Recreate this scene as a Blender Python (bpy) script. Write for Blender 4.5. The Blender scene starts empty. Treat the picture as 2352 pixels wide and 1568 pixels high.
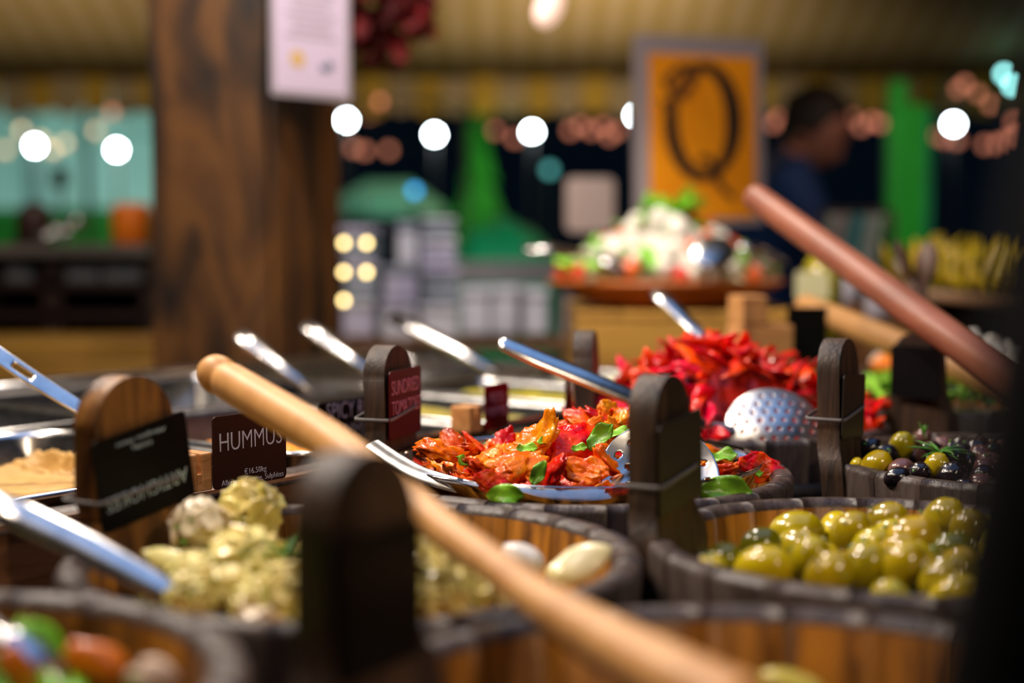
import bpy, bmesh, math, random
from mathutils import Vector, Matrix, Euler, noise
R_ = math.radians
PI = math.pi
rng = random.Random(7)
SC = bpy.context.scene
COL = SC.collection
# ---------------------------------------------------------------- camera, light, exposure
CAMZ, RIM, TABLE = 1.14, 0.95, 0.75
FPX = 2352 * 50 / 36.0
PITCH = math.atan((784 - 560) / FPX)
cam = bpy.data.cameras.new('camera')
cam.lens, cam.sensor_width = 50, 36
cam.clip_start, cam.clip_end = 0.02, 200
cam.dof.use_dof = True
cam.dof.focus_distance = 1.15
cam.dof.aperture_fstop = 2.1
camo = bpy.data.objects.new('camera', cam)
camo.location = (0, 0, CAMZ)
camo.rotation_euler = (PI / 2 - PITCH, 0, 0)
COL.objects.link(camo)
SC.camera = camo
SC.view_settings.view_transform = 'Standard'
SC.view_settings.look = 'None'
SC.view_settings.gamma = 1
SC.view_settings.use_curve_mapping = False
SC.view_settings.exposure = 0.0
SC.cycles.use_denoising = True
SC.cycles.sample_clamp_indirect = 4
SC.cycles.max_bounces = 6
SC.cycles.transparent_max_bounces = 12
SC.cycles.caustics_reflective = False
SC.cycles.caustics_refractive = False
w = bpy.data.worlds.new('night')
SC.world = w
w.use_nodes = True
w.node_tree.nodes['Background'].inputs[0].default_value = (0.0010, 0.0026, 0.0050, 1)
w.node_tree.nodes['Background'].inputs[1].default_value = 1.0


def lamp(name, kind, loc, energy, color=(1, 1, 1), size=0.1, target=None, size_y=None, spot=None, blend=0.5, spec=1.0):
    l = bpy.data.lights.new(name, kind)
    l.energy, l.color = energy, color
    l.specular_factor = spec
    if kind == 'AREA':
        l.shape = 'RECTANGLE' if size_y else 'DISK'
        l.size = size
        if size_y:
            l.size_y = size_y
    else:
        l.shadow_soft_size = size
    if kind == 'SPOT':
        l.spot_size, l.spot_blend = R_(spot), blend
    o = bpy.data.objects.new(name, l)
    o.location = loc
    if target is not None:
        o.rotation_euler = (Vector(target) - Vector(loc)).to_track_quat('-Z', 'Y').to_euler()
    COL.objects.link(o)
    return o


WARM, WHITE, BLUE = (1.0, 0.78, 0.55), (1.0, 0.87, 0.74), (0.24, 0.48, 1.0)
# lamps hung in the stall over the counter, then unseen added fills
lamp('stall_lamp_key', 'AREA', (-0.62, 1.22, 2.05), 14, WHITE, 0.10, (0.02, 1.15, 0.95))
lamp('stall_lamp_rear', 'AREA', (-0.15, 2.05, 2.15), 13, (1.0, 0.86, 0.72), 0.10, (0.22, 1.75, 0.95))
lamp('stall_lamp_front', 'AREA', (-0.45, 0.55, 2.15), 7, WARM, 0.10, (-0.05, 0.72, 0.95))
lamp('stall_lamp_salad', 'SPOT', (0.05, 2.15, 2.25), 58, (1.0, 0.90, 0.78), 0.05, (0.28, 2.62, 1.1), spot=40)
lamp('fill_light_right', 'AREA', (0.90, -0.40, 1.95), 9, WARM, 0.10, (0.0, 0.85, 0.95))  # added behind the camera to fill the handle's shadow on the artichokes
lamp('stall_lamp_trays', 'AREA', (-0.85, 1.75, 2.0), 12, WHITE, 0.16, (-0.1, 1.7, 0.95))  # added fill to brighten the steel trays
lamp('blue_fill_panel', 'AREA', (0.25, 1.10, 2.35), 8.5, BLUE, 1.6, (0.25, 1.10, 0.95), 1.6)  # unseen blue source, sized and placed to reflect in the steel handles
lamp('fill_light_back_table', 'SPOT', (-0.15, 2.75, 2.0), 40, (0.92, 0.90, 1.0), 0.05, (-0.12, 3.3, 0.95), spot=60)  # added fill for the plastic tubs, no fixture there
lamp('fill_light_side_stall', 'SPOT', (-1.05, 2.9, 2.2), 26, (1.0, 0.85, 0.72), 0.06, (-1.12, 3.65, 1.12), spot=50)  # added to brighten the orange canister and the grey top
lamp('green_fill_left', 'SPOT', (-2.3, 5.6, 1.0), 30, (0.2, 1.0, 0.4), 0.1, (-2.4, 7.4, 1.0), spot=44)  # added green fill on the stall cloth
lamp('green_fill_tarpaulin', 'SPOT', (0.0, 4.0, 1.75), 16, (0.25, 1.0, 0.62), 0.08, (-0.03, 4.75, 1.15), spot=60)  # added to brighten the tarpaulin and the pale table
# lamps of the fair: tent glow, teal, green; with added fills
lamp('tent_lamp', 'SPOT', (0.35, 5.3, 1.55), 88, (1.0, 0.76, 0.47), 0.12, (0.3, 6.75, 2.05), spot=125, blend=1.0)
lamp('canvas_fill_left', 'SPOT', (-1.9, 5.3, 1.55), 42, (1.0, 0.76, 0.47), 0.12, (-1.9, 6.75, 2.05), spot=125, blend=1.0)  # added fill for the left part of the canvas roof
lamp('fill_light_post', 'SPOT', (0.75, 1.6, 2.3), 22, (1.0, 0.62, 0.30), 0.12, (-0.38, 2.45, 1.35), spot=34)  # added warm fill for the right face of the post
lamp('fill_light_man', 'POINT', (1.25, 3.55, 1.75), 3.0, (1.0, 0.62, 0.46), 0.05)  # added to lift the man's face and jacket
lamp('teal_flood', 'AREA', (-2.9, 8.4, 1.9), 26, (0.35, 1.0, 0.85), 0.4, (-3.0, 10.5, 1.2))
lamp('green_flood', 'SPOT', (0.25, 5.6, 1.7), 50, (0.15, 1.0, 0.25), 0.1, (-0.2, 7.4, 1.1), spot=46)
lamp('green_flood_right', 'SPOT', (1.3, 3.9, 1.5), 12, (0.5, 1.0, 0.5), 0.06, (1.39, 5.0, 1.35), spot=50)

# ---------------------------------------------------------------- helpers


def U(px, py, d):
    """the point at distance d along +y seen at pixel (px, py)"""
    x, yv = (px - 1176) / FPX, (784 - py) / FPX
    dy = math.cos(PITCH) + yv * math.sin(PITCH)
    dz = -math.sin(PITCH) + yv * math.cos(PITCH)
    t = d / dy
    return Vector((x * t, d, CAMZ + dz * t))


def PZ(px, py, z):
    """the point at height z seen at pixel (px, py)"""
    yv = (784 - py) / FPX
    dy = math.cos(PITCH) + yv * math.sin(PITCH)
    dz = -math.sin(PITCH) + yv * math.cos(PITCH)
    t = (z - CAMZ) / dz
    return Vector(((px - 1176) / FPX * t, dy * t, z))


MATS = {}


class NT:
    def __init__(s, name):
        s.m = bpy.data.materials.new(name)
        s.m.use_nodes = True
        s.t = s.m.node_tree
        s.b = s.t.nodes['Principled BSDF']

    def n(s, typ, **kw):
        nd = s.t.nodes.new(typ)
        for k, v in kw.items():
            if k.startswith('i_'):
                nd.inputs[k[2:].replace('_', ' ')].default_value = v
            else:
                setattr(nd, k, v)
        return nd

    def l(s, a, b):
        s.t.links.new(a, b)


def ramp(nt, stops):
    r = nt.n('ShaderNodeValToRGB')
    e = r.color_ramp.elements
    while len(e) < len(stops):
        e.new(0.5)
    for el, (p, c) in zip(e, stops):
        el.position = p
        el.color = (c[0], c[1], c[2], 1)
    return r


def pm(name, stops, scale=20, rough=0.5, metal=0, vec=(1, 1, 1), detail=4, dist=0.0, bump=None, coat=0, rnd=0.0, spec=0.5,
       hue=0.0, trans=0, ior=1.45, rough_var=0, sss=0, emit=None):
    """procedural principled material: noise between colour stops, random per object, optional bump"""
    if name in MATS:
        return MATS[name]
    nt = NT(name)
    b = nt.b
    b.inputs['Roughness'].default_value = rough
    b.inputs['Metallic'].default_value = metal
    b.inputs['Specular IOR Level'].default_value = spec
    b.inputs['IOR'].default_value = ior
    b.inputs['Coat Weight'].default_value = coat
    b.inputs['Coat Roughness'].default_value = 0.12
    b.inputs['Transmission Weight'].default_value = trans
    if sss:
        b.inputs['Subsurface Weight'].default_value = sss
        b.inputs['Subsurface Scale'].default_value = 0.004
    if not isinstance(stops[0], (tuple, list)):
        stops = [(0, stops), (1, stops)]
    tc = nt.n('ShaderNodeTexCoord')
    oi = nt.n('ShaderNodeObjectInfo')
    mul = nt.n('ShaderNodeVectorMath', operation='MULTIPLY_ADD')
    nt.l(tc.outputs['Object'], mul.inputs[0])
    mul.inputs[1].default_value = (scale * vec[0], scale * vec[1], scale * vec[2])
    cx = nt.n('ShaderNodeMath', operation='MULTIPLY')
    nt.l(oi.outputs['Random'], cx.inputs[0])
    cx.inputs[1].default_value = 37.0
    nt.l(cx.outputs[0], mul.inputs[2])
    no = nt.n('ShaderNodeTexNoise')
    no.inputs['Scale'].default_value = 1
    no.inputs['Detail'].default_value = detail
    no.inputs['Distortion'].default_value = dist
    nt.l(mul.outputs[0], no.inputs['Vector'])
    r = ramp(nt, stops)
    nt.l(no.outputs['Fac'], r.inputs[0])
    col = r.outputs[0]
    if rnd or hue:
        hs = nt.n('ShaderNodeHueSaturation')
        nt.l(col, hs.inputs['Color'])
        mr = nt.n('ShaderNodeMapRange')
        nt.l(oi.outputs['Random'], mr.inputs[0])
        mr.inputs[3].default_value, mr.inputs[4].default_value = 1 - rnd, 1 + rnd
        nt.l(mr.outputs[0], hs.inputs['Value'])
        if hue:
            m2 = nt.n('ShaderNodeMath', operation='MULTIPLY_ADD')
            f = nt.n('ShaderNodeMath', operation='FRACT')
            m3 = nt.n('ShaderNodeMath', operation='MULTIPLY')
            nt.l(oi.outputs['Random'], m3.inputs[0])
            m3.inputs[1].default_value = 7.31
            nt.l(m3.outputs[0], f.inputs[0])
            nt.l(f.outputs[0], m2.inputs[0])
            m2.inputs[1].default_value, m2.inputs[2].default_value = 2 * hue, 0.5 - hue
            nt.l(m2.outputs[0], hs.inputs['Hue'])
        col = hs.outputs[0]
    nt.l(col, b.inputs['Base Color'])
    if bump:
        bs, st = bump
        n2 = nt.n('ShaderNodeTexNoise')
        m4 = nt.n('ShaderNodeVectorMath', operation='MULTIPLY')
        nt.l(mul.outputs[0], m4.inputs[0])
        m4.inputs[1].default_value = (bs, bs, bs)
        n2.inputs['Scale'].default_value = 1
        n2.inputs['Detail'].default_value = 3
        nt.l(m4.outputs[0], n2.inputs['Vector'])
        bp = nt.n('ShaderNodeBump')
        bp.inputs['Strength'].default_value = st
        bp.inputs['Distance'].default_value = 0.002
        nt.l(n2.outputs['Fac'], bp.inputs['Height'])
        nt.l(bp.outputs[0], b.inputs['Normal'])
    if rough_var:
        mr = nt.n('ShaderNodeMapRange')
        nt.l(no.outputs['Fac'], mr.inputs[0])
        mr.inputs[3].default_value, mr.inputs[4].default_value = rough - rough_var, rough + rough_var
        nt.l(mr.outputs[0], b.inputs['Roughness'])
    if emit:
        b.inputs['Emission Color'].default_value = (*emit[0], 1)
        b.inputs['Emission Strength'].default_value = emit[1]
    MATS[name] = nt.m
    return nt.m


def emis(name, color, strength):
    if name in MATS:
        return MATS[name]
    nt = NT(name)
    nt.b.inputs['Base Color'].default_value = (*color, 1)
    nt.b.inputs['Emission Color'].default_value = (*color, 1)
    nt.b.inputs['Emission Strength'].default_value = strength
    MATS[name] = nt.m
    return nt.m


def clear(name, tint=(1, 1, 1), amount=0.06):
    """thin clear plastic or glass: see-through with a glossy skin"""
    if name in MATS:
        return MATS[name]
    nt = NT(name)
    t = nt.n('ShaderNodeBsdfTransparent')
    t.inputs[0].default_value = (*tint, 1)
    g = nt.n('ShaderNodeBsdfGlossy')
    g.inputs['Roughness'].default_value = 0.08
    fr = nt.n('ShaderNodeFresnel')
    fr.inputs[0].default_value = 1.5
    ad = nt.n('ShaderNodeMath', operation='ADD')
    nt.l(fr.outputs[0], ad.inputs[0])
    ad.inputs[1].default_value = amount
    mx = nt.n('ShaderNodeMixShader')
    nt.l(ad.outputs[0], mx.inputs[0])
    nt.l(t.outputs[0], mx.inputs[1])
    nt.l(g.outputs[0], mx.inputs[2])
    nt.l(mx.outputs[0], nt.t.nodes['Material Output'].inputs[0])
    MATS[name] = nt.m
    return nt.m


def md(name, verts, faces, mats, smooth=True, midx=None):
    me = bpy.data.meshes.new(name)
    me.from_pydata([tuple(v) for v in verts], [], faces)
    for m in (mats if isinstance(mats, (list, tuple)) else [mats]):
        me.materials.append(m)
    if smooth:
        me.polygons.foreach_set('use_smooth', [True] * len(me.polygons))
    if midx:
        me.polygons.foreach_set('material_index', midx)
    me.update()
    return me


def put(name, data, parent=None, loc=(0, 0, 0), rot=(0, 0, 0), scale=(1, 1, 1)):
    o = bpy.data.objects.new(name, data)
    if parent is not None:
        o.parent = parent
    o.location, o.rotation_euler = loc, rot
    o.scale = scale if isinstance(scale, (tuple, list, Vector)) else (scale,) * 3
    COL.objects.link(o)
    return o


def tag(o, label, cat, group=None, kind=None):
    o['label'], o['category'] = label, cat
    if group:
        o['group'] = group
    if kind:
        o['kind'] = kind
    return o


def thing(name, label, cat, loc=(0, 0, 0), rot=(0, 0, 0), group=None):
    return tag(put(name, None, None, loc, rot), label, cat, group)


def mod_bevel(o, wdt=0.002, seg=2, ang=35):
    m = o.modifiers.new('bevel', 'BEVEL')
    m.width, m.segments, m.limit_method, m.angle_limit = wdt, seg, 'ANGLE', R_(ang)
    return o


def subd(o, n=1):
    m = o.modifiers.new('subd', 'SUBSURF')
    m.levels = m.render_levels = n
    return o


def solid(o, t, off=0):
    m = o.modifiers.new('solid', 'SOLIDIFY')
    m.thickness, m.offset = t, off
    return o


def box_data(name, sx, sy, sz, mat, zc=None):
    z0 = -sz / 2 if zc is None else zc
    v = [(x * sx / 2, y * sy / 2, z0 + sz * k) for k in (0, 1) for y in (-1, 1) for x in (-1, 1)]
    f = [(0, 2, 3, 1), (4, 5, 7, 6), (0, 1, 5, 4), (2, 6, 7, 3), (0, 4, 6, 2), (1, 3, 7, 5)]
    return md(name, v, f, mat, smooth=False)


def box(name, sx, sy, sz, mat, parent=None, loc=(0, 0, 0), rot=(0, 0, 0), bev=0.002):
    o = put(name, box_data(name, sx, sy, sz, mat), parent, loc, rot)
    return mod_bevel(o, bev) if bev else o


def lathe_data(name, prof, mat, n=48, close=False):
    """prof: list of (radius, z), swept about z"""
    v, f = [], []
    m = len(prof)
    for i in range(n):
        a = 2 * PI * i / n
        for r, z in prof:
            v.append((r * math.cos(a), r * math.sin(a), z))
    for i in range(n):
        j = (i + 1) % n
        for k in range(m - 1 + (1 if close else 0)):
            q = (k + 1) % m
            f.append((i * m + k, j * m + k, j * m + q, i * m + q))
    if not close:
        if prof[0][0] > 1e-6:
            f.append(tuple(i * m for i in reversed(range(n))))
        if prof[-1][0] > 1e-6:
            f.append(tuple(i * m + m - 1 for i in range(n)))
    return md(name, v, f, mat)


def tube_data(name, pts, radii, mat, n=14, flat=1.0, flat_axis=None, caps=True):
    """a tapering round (or flattened) bar along a polyline"""
    pts = [Vector(p) for p in pts]
    if not isinstance(radii, (list, tuple)):
        radii = [radii] * len(pts)
    v, f = [], []
    up = Vector(flat_axis) if flat_axis is not None else Vector((0, 0, 1))
    for i, p in enumerate(pts):
        t = (pts[min(i + 1, len(pts) - 1)] - pts[max(i - 1, 0)]).normalized()
        side = t.cross(up)
        if side.length < 1e-4:
            side = t.cross(Vector((1, 0, 0)))
        side.normalize()
        nn = side.cross(t).normalized()
        for k in range(n):
            a = 2 * PI * k / n
            v.append(p + side * math.cos(a) * radii[i] + nn * math.sin(a) * radii[i] * flat)
    m = len(pts)
    for i in range(m - 1):
        for k in range(n):
            q = (k + 1) % n
            f.append((i * n + k, i * n + q, (i + 1) * n + q, (i + 1) * n + k))
    if caps:
        f.append(tuple(reversed(range(n))))
        f.append(tuple(range((m - 1) * n, m * n)))
    return md(name, v, f, mat)


def blob_data(name, mat, scale=(1, 1, 1), amp=0.2, freq=2.0, seed=0, sub=3, fn=None):
    """an icosphere pushed about by noise; unit radius before scale"""
    bm = bmesh.new()
    bmesh.ops.create_icosphere(bm, subdivisions=sub, radius=1)
    off = Vector((seed * 3.17, seed * 1.31, seed * 7.7))
    for v in bm.verts:
        p = v.co.copy()
        k = 1 + amp * noise.noise(p * freq + off) + 0.5 * amp * noise.noise(p * freq * 2.3 + off)
        p = p * k
        p = Vector((p.x * scale[0], p.y * scale[1], p.z * scale[2]))
        if fn:
            p = fn(p, off)
        v.co = p
    me = bpy.data.meshes.new(name)
    bm.to_mesh(me)
    bm.free()
    me.materials.append(mat)
    me.polygons.foreach_set('use_smooth', [True] * len(me.polygons))
    return me


def leaf_data(name, mat, L=0.05, W=0.03, curl=0.3, wave=0.1, seed=0, nl=9, nw=6, thick=0.0007):
    """a leaf with a midrib fold, curl along its length and a wavy edge; closed with a real thickness"""
    r = random.Random(seed)
    ph = r.uniform(0, 6)
    top = []
    for i in range(nl + 1):
        t = i / nl
        hw = W / 2 * math.sin(PI * min(1, t * 0.96 + 0.03)) ** 0.7
        ang = curl * (t - 0.3) * 2
        for j in range(nw + 1):
            s = j / nw * 2 - 1
            x = (t - 0.5) * L
            z = -abs(ang) * ang * 0 + L * 0.35 * math.sin(ang) * t + abs(s) * hw * 0.35 + wave * L * 0.3 * math.sin(t * 9 + ph + s * 2.2) * s * s
            top.append(Vector((x, s * hw, z)))
    n = len(top)
    v = top + [p - Vector((0, 0, thick)) for p in top]
    f = []
    c = nw + 1
    for i in range(nl):
        for j in range(nw):
            a = i * c + j
            f.append((a, a + c, a + c + 1, a + 1))
            f.append((n + a, n + a + 1, n + a + c + 1, n + a + c))
    rim = [j for j in range(c)] + [i * c + nw for i in range(1, nl + 1)] + [nl * c + j for j in range(nw - 1, -1, -1)] + [i * c for i in range(nl - 1, 0, -1)]
    for k in range(len(rim)):
        a, b = rim[k], rim[(k + 1) % len(rim)]
        f.append((a, b, n + b, n + a))
    return md(name, v, f, mat)


def text_data(body, width, mat, height=None, thin=-0.012, spacing=1.0, line=1.0, align='CENTER', name='lettering'):
    cu = bpy.data.curves.new(name, 'FONT')
    cu.body = body
    cu.align_x, cu.align_y = align, 'CENTER'
    cu.offset = thin
    cu.space_character = spacing
    cu.space_line = line
    cu.resolution_u = 3
    cu.extrude = 0.004
    o = bpy.data.objects.new('tmp', cu)
    COL.objects.link(o)
    dg = bpy.context.evaluated_depsgraph_get()
    me = bpy.data.meshes.new_from_object(o.evaluated_get(dg))
    bpy.data.objects.remove(o)
    bpy.data.curves.remove(cu)
    xs = [v.co.x for v in me.vertices]
    ys = [v.co.y for v in me.vertices]
    sx = width / max(1e-6, max(xs) - min(xs))
    sy = sx if height is None else height / max(1e-6, max(ys) - min(ys))
    cxm, cym = (max(xs) + min(xs)) / 2, (max(ys) + min(ys)) / 2
    for v in me.vertices:
        v.co = ((v.co.x - cxm) * sx, (v.co.y - cym) * sy, v.co.z * 0.06)
    me.name = name
    me.materials.clear()
    me.materials.append(mat)
    return me


def plate_data(name, outline, t, mat):
    """a flat plate of thickness t from a closed outline in x/y"""
    n = len(outline)
    v = [(x, y, 0) for x, y in outline] + [(x, y, t) for x, y in outline]
    f = [tuple(reversed(range(n))), tuple(range(n, 2 * n))]
    for i in range(n):
        j = (i + 1) % n
        f.append((i, j, n + j, n + i))
    return md(name, v, f, mat, smooth=False)


def rrect(w_, h_, r, seg=5):
    out = []
    for cx, cy, a0 in ((w_ / 2 - r, h_ / 2 - r, 0), (-w_ / 2 + r, h_ / 2 - r, 90), (-w_ / 2 + r, -h_ / 2 + r, 180), (w_ / 2 - r, -h_ / 2 + r, 270)):
        for k in range(seg + 1):
            a = R_(a0 + 90 * k / seg)
            out.append((cx + r * math.cos(a), cy + r * math.sin(a)))
    return out


def basis(o, x, y, z, loc):
    """orient o with the given local axes"""
    m = Matrix((x, y, z)).transposed().to_4x4()
    m.translation = Vector(loc)
    o.matrix_world = m
    o.rotation_euler = m.to_euler()
    o.location = loc
    return o


# ---------------------------------------------------------------- materials
M_IN = pm('oiled_stave_wood', [(0.28, (0.035, 0.012, 0.002)), (0.45, (0.22, 0.078, 0.008)), (0.62, (0.42, 0.16, 0.014)), (0.8, (0.15, 0.05, 0.007))],
          scale=14, vec=(3.2, 3.2, 0.45), detail=6, dist=1.2, rough=0.42, bump=(3, 0.35), rnd=0.25)
M_DK = pm('dark_worn_wood', [(0.3, (0.022, 0.014, 0.011)), (0.5, (0.055, 0.036, 0.029)), (0.75, (0.095, 0.068, 0.058))],
          scale=22, vec=(2.4, 2.4, 0.6), detail=7, dist=0.8, rough=0.46, bump=(4, 0.5), rnd=0.02, rough_var=0.12)
M_EAR = pm('dark_ear_wood', [(0.3, (0.010, 0.006, 0.004)), (0.5, (0.040, 0.020, 0.011)), (0.72, (0.085, 0.042, 0.020))],
           scale=22, vec=(3.4, 3.4, 0.4), detail=7, dist=1.0, rough=0.55, bump=(4, 0.5), rnd=0.12)
M_EARB = pm('brown_ear_wood', [(0.3, (0.02, 0.009, 0.004)), (0.47, (0.12, 0.045, 0.010)), (0.66, (0.26, 0.11, 0.022)), (0.8, (0.10, 0.04, 0.012))],
            scale=16, vec=(4.0, 4.0, 0.4), detail=7, dist=1.0, rough=0.5, bump=(4, 0.5))
M_PALE = pm('pale_turned_wood', [(0.3, (0.56, 0.26, 0.075)), (0.55, (0.72, 0.37, 0.125)), (0.8, (0.64, 0.31, 0.10))], scale=9, vec=(3, 3, 0.6), dist=0.6, rough=0.48, bump=(5, 0.15), rnd=0.05)
M_RUST = pm('red_brown_wood', [(0.3, (0.20, 0.065, 0.035)), (0.6, (0.32, 0.11, 0.06)), (0.8, (0.26, 0.09, 0.05))], scale=12, vec=(2, 2, 1), rough=0.45, bump=(4, 0.2))
M_TAN = pm('tan_handle_wood', [(0.3, (0.42, 0.20, 0.06)), (0.6, (0.56, 0.29, 0.10)), (0.8, (0.50, 0.25, 0.08))], scale=12, vec=(2, 2, 1), rough=0.5)
M_BLK = pm('beech_block', [(0.3, (0.42, 0.18, 0.055)), (0.6, (0.58, 0.28, 0.10)), (0.8, (0.50, 0.22, 0.07))], scale=40, vec=(0.4, 2.4, 2.4), rough=0.55, bump=(3, 0.3), rnd=0.08)
M_STEEL = pm('brushed_steel', [(0.3, (0.55, 0.54, 0.53)), (0.7, (0.70, 0.69, 0.68))], scale=60, rough=0.24, metal=1, rough_var=0.05, bump=(2, 0.03))
M_STEELR = pm('satin_steel', [(0.3, (0.52, 0.50, 0.48)), (0.7, (0.66, 0.64, 0.62))], scale=40, rough=0.36, metal=1, rough_var=0.06)
M_CARD = pm('black_card', [(0, (0.0025, 0.0025, 0.003)), (1, (0.004, 0.004, 0.005))], scale=100, rough=0.45, spec=0.12)
M_CARDR = pm('burgundy_card', [(0, (0.062, 0.004, 0.008)), (1, (0.080, 0.006, 0.010))], scale=60, rough=0.4, spec=0.2)
M_CARDB = pm('dark_brown_card', [(0, (0.028, 0.008, 0.005)), (1, (0.036, 0.011, 0.007))], scale=60, rough=0.4, spec=0.25)
M_INK = pm('white_print', (0.62, 0.58, 0.66), rough=0.5)
M_INKP = pm('pink_print', (0.55, 0.26, 0.36), rough=0.5)
M_INKG = pm('grey_blue_print', (0.50, 0.64, 0.72), rough=0.5)
M_TIE = pm('grey_elastic', (0.16, 0.15, 0.15), rough=0.5)
M_HERB = pm('chopped_herb', [(0.3, (0.02, 0.10, 0.008)), (0.7, (0.10, 0.26, 0.02))], scale=200, rough=0.35, rnd=0.3)
M_BASIL = pm('basil_leaf', [(0.3, (0.08, 0.28, 0.008)), (0.7, (0.26, 0.56, 0.03))], scale=60, rough=0.32, rnd=0.25, bump=(3, 0.4))
M_GARLIC = pm('garlic_crumb', [(0.3, (0.65, 0.55, 0.33)), (0.7, (0.80, 0.74, 0.55))], scale=200, rough=0.4)
M_STRAP = pm('dull_iron', [(0.3, (0.03, 0.028, 0.026)), (0.7, (0.07, 0.06, 0.055))], scale=50, rough=0.5, metal=0.7)
# ---------------------------------------------------------------- the setting
UA = R_(52)
UV = (Vector((math.cos(UA), math.sin(UA), 0)), Vector((math.sin(UA), -math.cos(UA), 0)))


def uv(u, v, z=0.0):
    p = UV[0] * u + UV[1] * v
    return Vector((p.x, p.y, z))


M_GROUND = pm('night_tarmac', [(0.3, (0.012, 0.012, 0.014)), (0.7, (0.03, 0.03, 0.034))], scale=6, rough=0.8)
g = put('floor', md('floor', [(-14, -2, 0), (14, -2, 0), (14, 30, 0), (-14, 30, 0)], [(0, 1, 2, 3)], M_GROUND))
g['kind'] = 'structure'


def canvas_mat():
    nt = NT('striped_canvas')
    tc = nt.n('ShaderNodeTexCoord')
    sp = nt.n('ShaderNodeSeparateXYZ')
    nt.l(tc.outputs['Object'], sp.inputs[0])
    m = nt.n('ShaderNodeMath', operation='MULTIPLY')
    nt.l(sp.outputs[0], m.inputs[0])
    m.inputs[1].default_value = 1 / 0.14
    f = nt.n('ShaderNodeMath', operation='FRACT')
    nt.l(m.outputs[0], f.inputs[0])
    r = ramp(nt, [(0.0, (0.40, 0.31, 0.19)), (0.48, (0.40, 0.31, 0.19)), (0.52, (0.32, 0.235, 0.085)), (0.98, (0.32, 0.235, 0.085)), (1.0, (0.40, 0.31, 0.19))])
    nt.l(f.outputs[0], r.inputs[0])
    nt.l(r.outputs[0], nt.b.inputs['Base Color'])
    nt.b.inputs['Roughness'].default_value = 0.8
    return nt.m


M_CANVAS = canvas_mat()
M_VAL_B = pm('valance_beige', [(0.3, (0.2, 0.16, 0.1)), (0.7, (0.24, 0.19, 0.12))], scale=8, rough=0.8)
M_VAL_Y = pm('valance_yellow', [(0.3, (0.26, 0.17, 0.015)), (0.7, (0.32, 0.21, 0.02))], scale=8, rough=0.8)
# the marquee roof: a sheet that climbs towards the camera, gently sagging between its ribs
EAVE_Y, EAVE_Z = 7.0, CAMZ + 0.80
v, f = [], []
NX, NY = 96, 14
for i in range(NX + 1):
    x = -5.4 + 10.8 * i / NX
    for j in range(NY + 1):
        t = j / NY
        y = EAVE_Y - t * 6.9
        z = EAVE_Z + t * 6.9 * 0.36 - 0.02 * math.sin(PI * ((x / 0.54) % 1)) * math.sin(PI * min(1, t * 1.5))
        v.append((x, y, z))
for i in range(NX):
    for j in range(NY):
        a = i * (NY + 1) + j
        f.append((a, a + 1, a + NY + 2, a + NY + 1))
roof = put('ceiling', md('ceiling', v, f, M_CANVAS))
roof['kind'] = 'structure'
solid(roof, 0.004)


def flap_data(name, mat):
    o = [(0, 0.06)]
    n = 10
    o = [(-0.0675, 0.09), (0.0675, 0.09)] + [(0.0675 * math.cos(PI * k / n), -0.05 - 0.055 * math.sin(PI * k / n)) for k in range(n + 1)]
    o.reverse()
    return plate_data(name, o, 0.004, mat)


va = thing('awning_valance', 'scalloped beige and yellow valance hanging from the eave of the canvas roof', 'valance', (0, EAVE_Y, EAVE_Z - 0.07))
fb, fy = flap_data('flap', M_VAL_B), flap_data('flap', M_VAL_Y)
for k in range(-40, 41):
    put('flap', fy if k % 2 else fb, va, (k * 0.135, 0.02 * math.sin(k * 1.7), 0.01 * math.sin(k * 2.9)), (PI / 2, 0, 0))
put('eave_rail', tube_data('eave_rail', [(-5.4, 0.05, 0.07), (5.4, 0.05, 0.07)], 0.03, M_DK), va)

# ---------------------------------------------------------------- the counter
M_PLANK = pm('counter_plank_wood', [(0.3, (0.02, 0.009, 0.004)), (0.5, (0.07, 0.028, 0.010)), (0.75, (0.12, 0.055, 0.02))], scale=10, vec=(0.4, 3, 3), rough=0.5, detail=6, rnd=0.2)
M_LEDGE = pm('stained_ledge_wood', [(0.3, (0.06, 0.026, 0.010)), (0.5, (0.16, 0.065, 0.022)), (0.75, (0.24, 0.11, 0.045))], scale=12, vec=(0.4, 3, 3), rough=0.45, detail=6, bump=(3, 0.3))
ct = thing('market_counter', 'dark plank market counter that carries the tubs and steel trays', 'counter')
for k in range(16):
    vv = -1.62 + k * 0.142
    u0 = 0.12 if vv < -0.42 else 0.41
    u1 = 1.83 if vv < -0.86 else 2.30
    p = box('plank', u1 - u0, 0.137, 0.035, M_PLANK, ct, uv((u0 + u1) / 2, vv, TABLE - 0.0185 + rng.uniform(-0.001, 0.001)), (0, 0, UA), 0.003)
for (u_, v_) in ((0.5, -1.5), (0.45, -0.55), (1.7, -1.5), (1.7, -0.2), (2.2, 0.4), (0.5, 0.4)):
    box('leg', 0.08, 0.08, TABLE - 0.036, M_PLANK, ct, uv(u_, v_, (TABLE - 0.036) / 2), (0, 0, UA), 0.004)
lb = thing('ledge_board', 'brown stained board standing on edge between the wooden tubs and the steel trays', 'board', uv(0.80, -0.912, TABLE), (0, 0, UA))
mod_bevel(put('board', box_data('board', 0.80, 0.036, 0.192, M_LEDGE, 0.0), lb), 0.004)
put('top_strip', tube_data('top_strip', [(-0.40, -0.0, 0.186), (0.40, -0.0, 0.186)], 0.0195, M_DK, n=10, flat=0.42), lb)
us = thing('steel_upstand', 'long steel back rail behind the trays of dips', 'rail', uv(1.10, -1.665, TABLE), (0, 0, UA))
mod_bevel(put('panel', box_data('panel', 1.46, 0.012, 0.195, M_STEELR, 0.0), us), 0.003)
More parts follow.
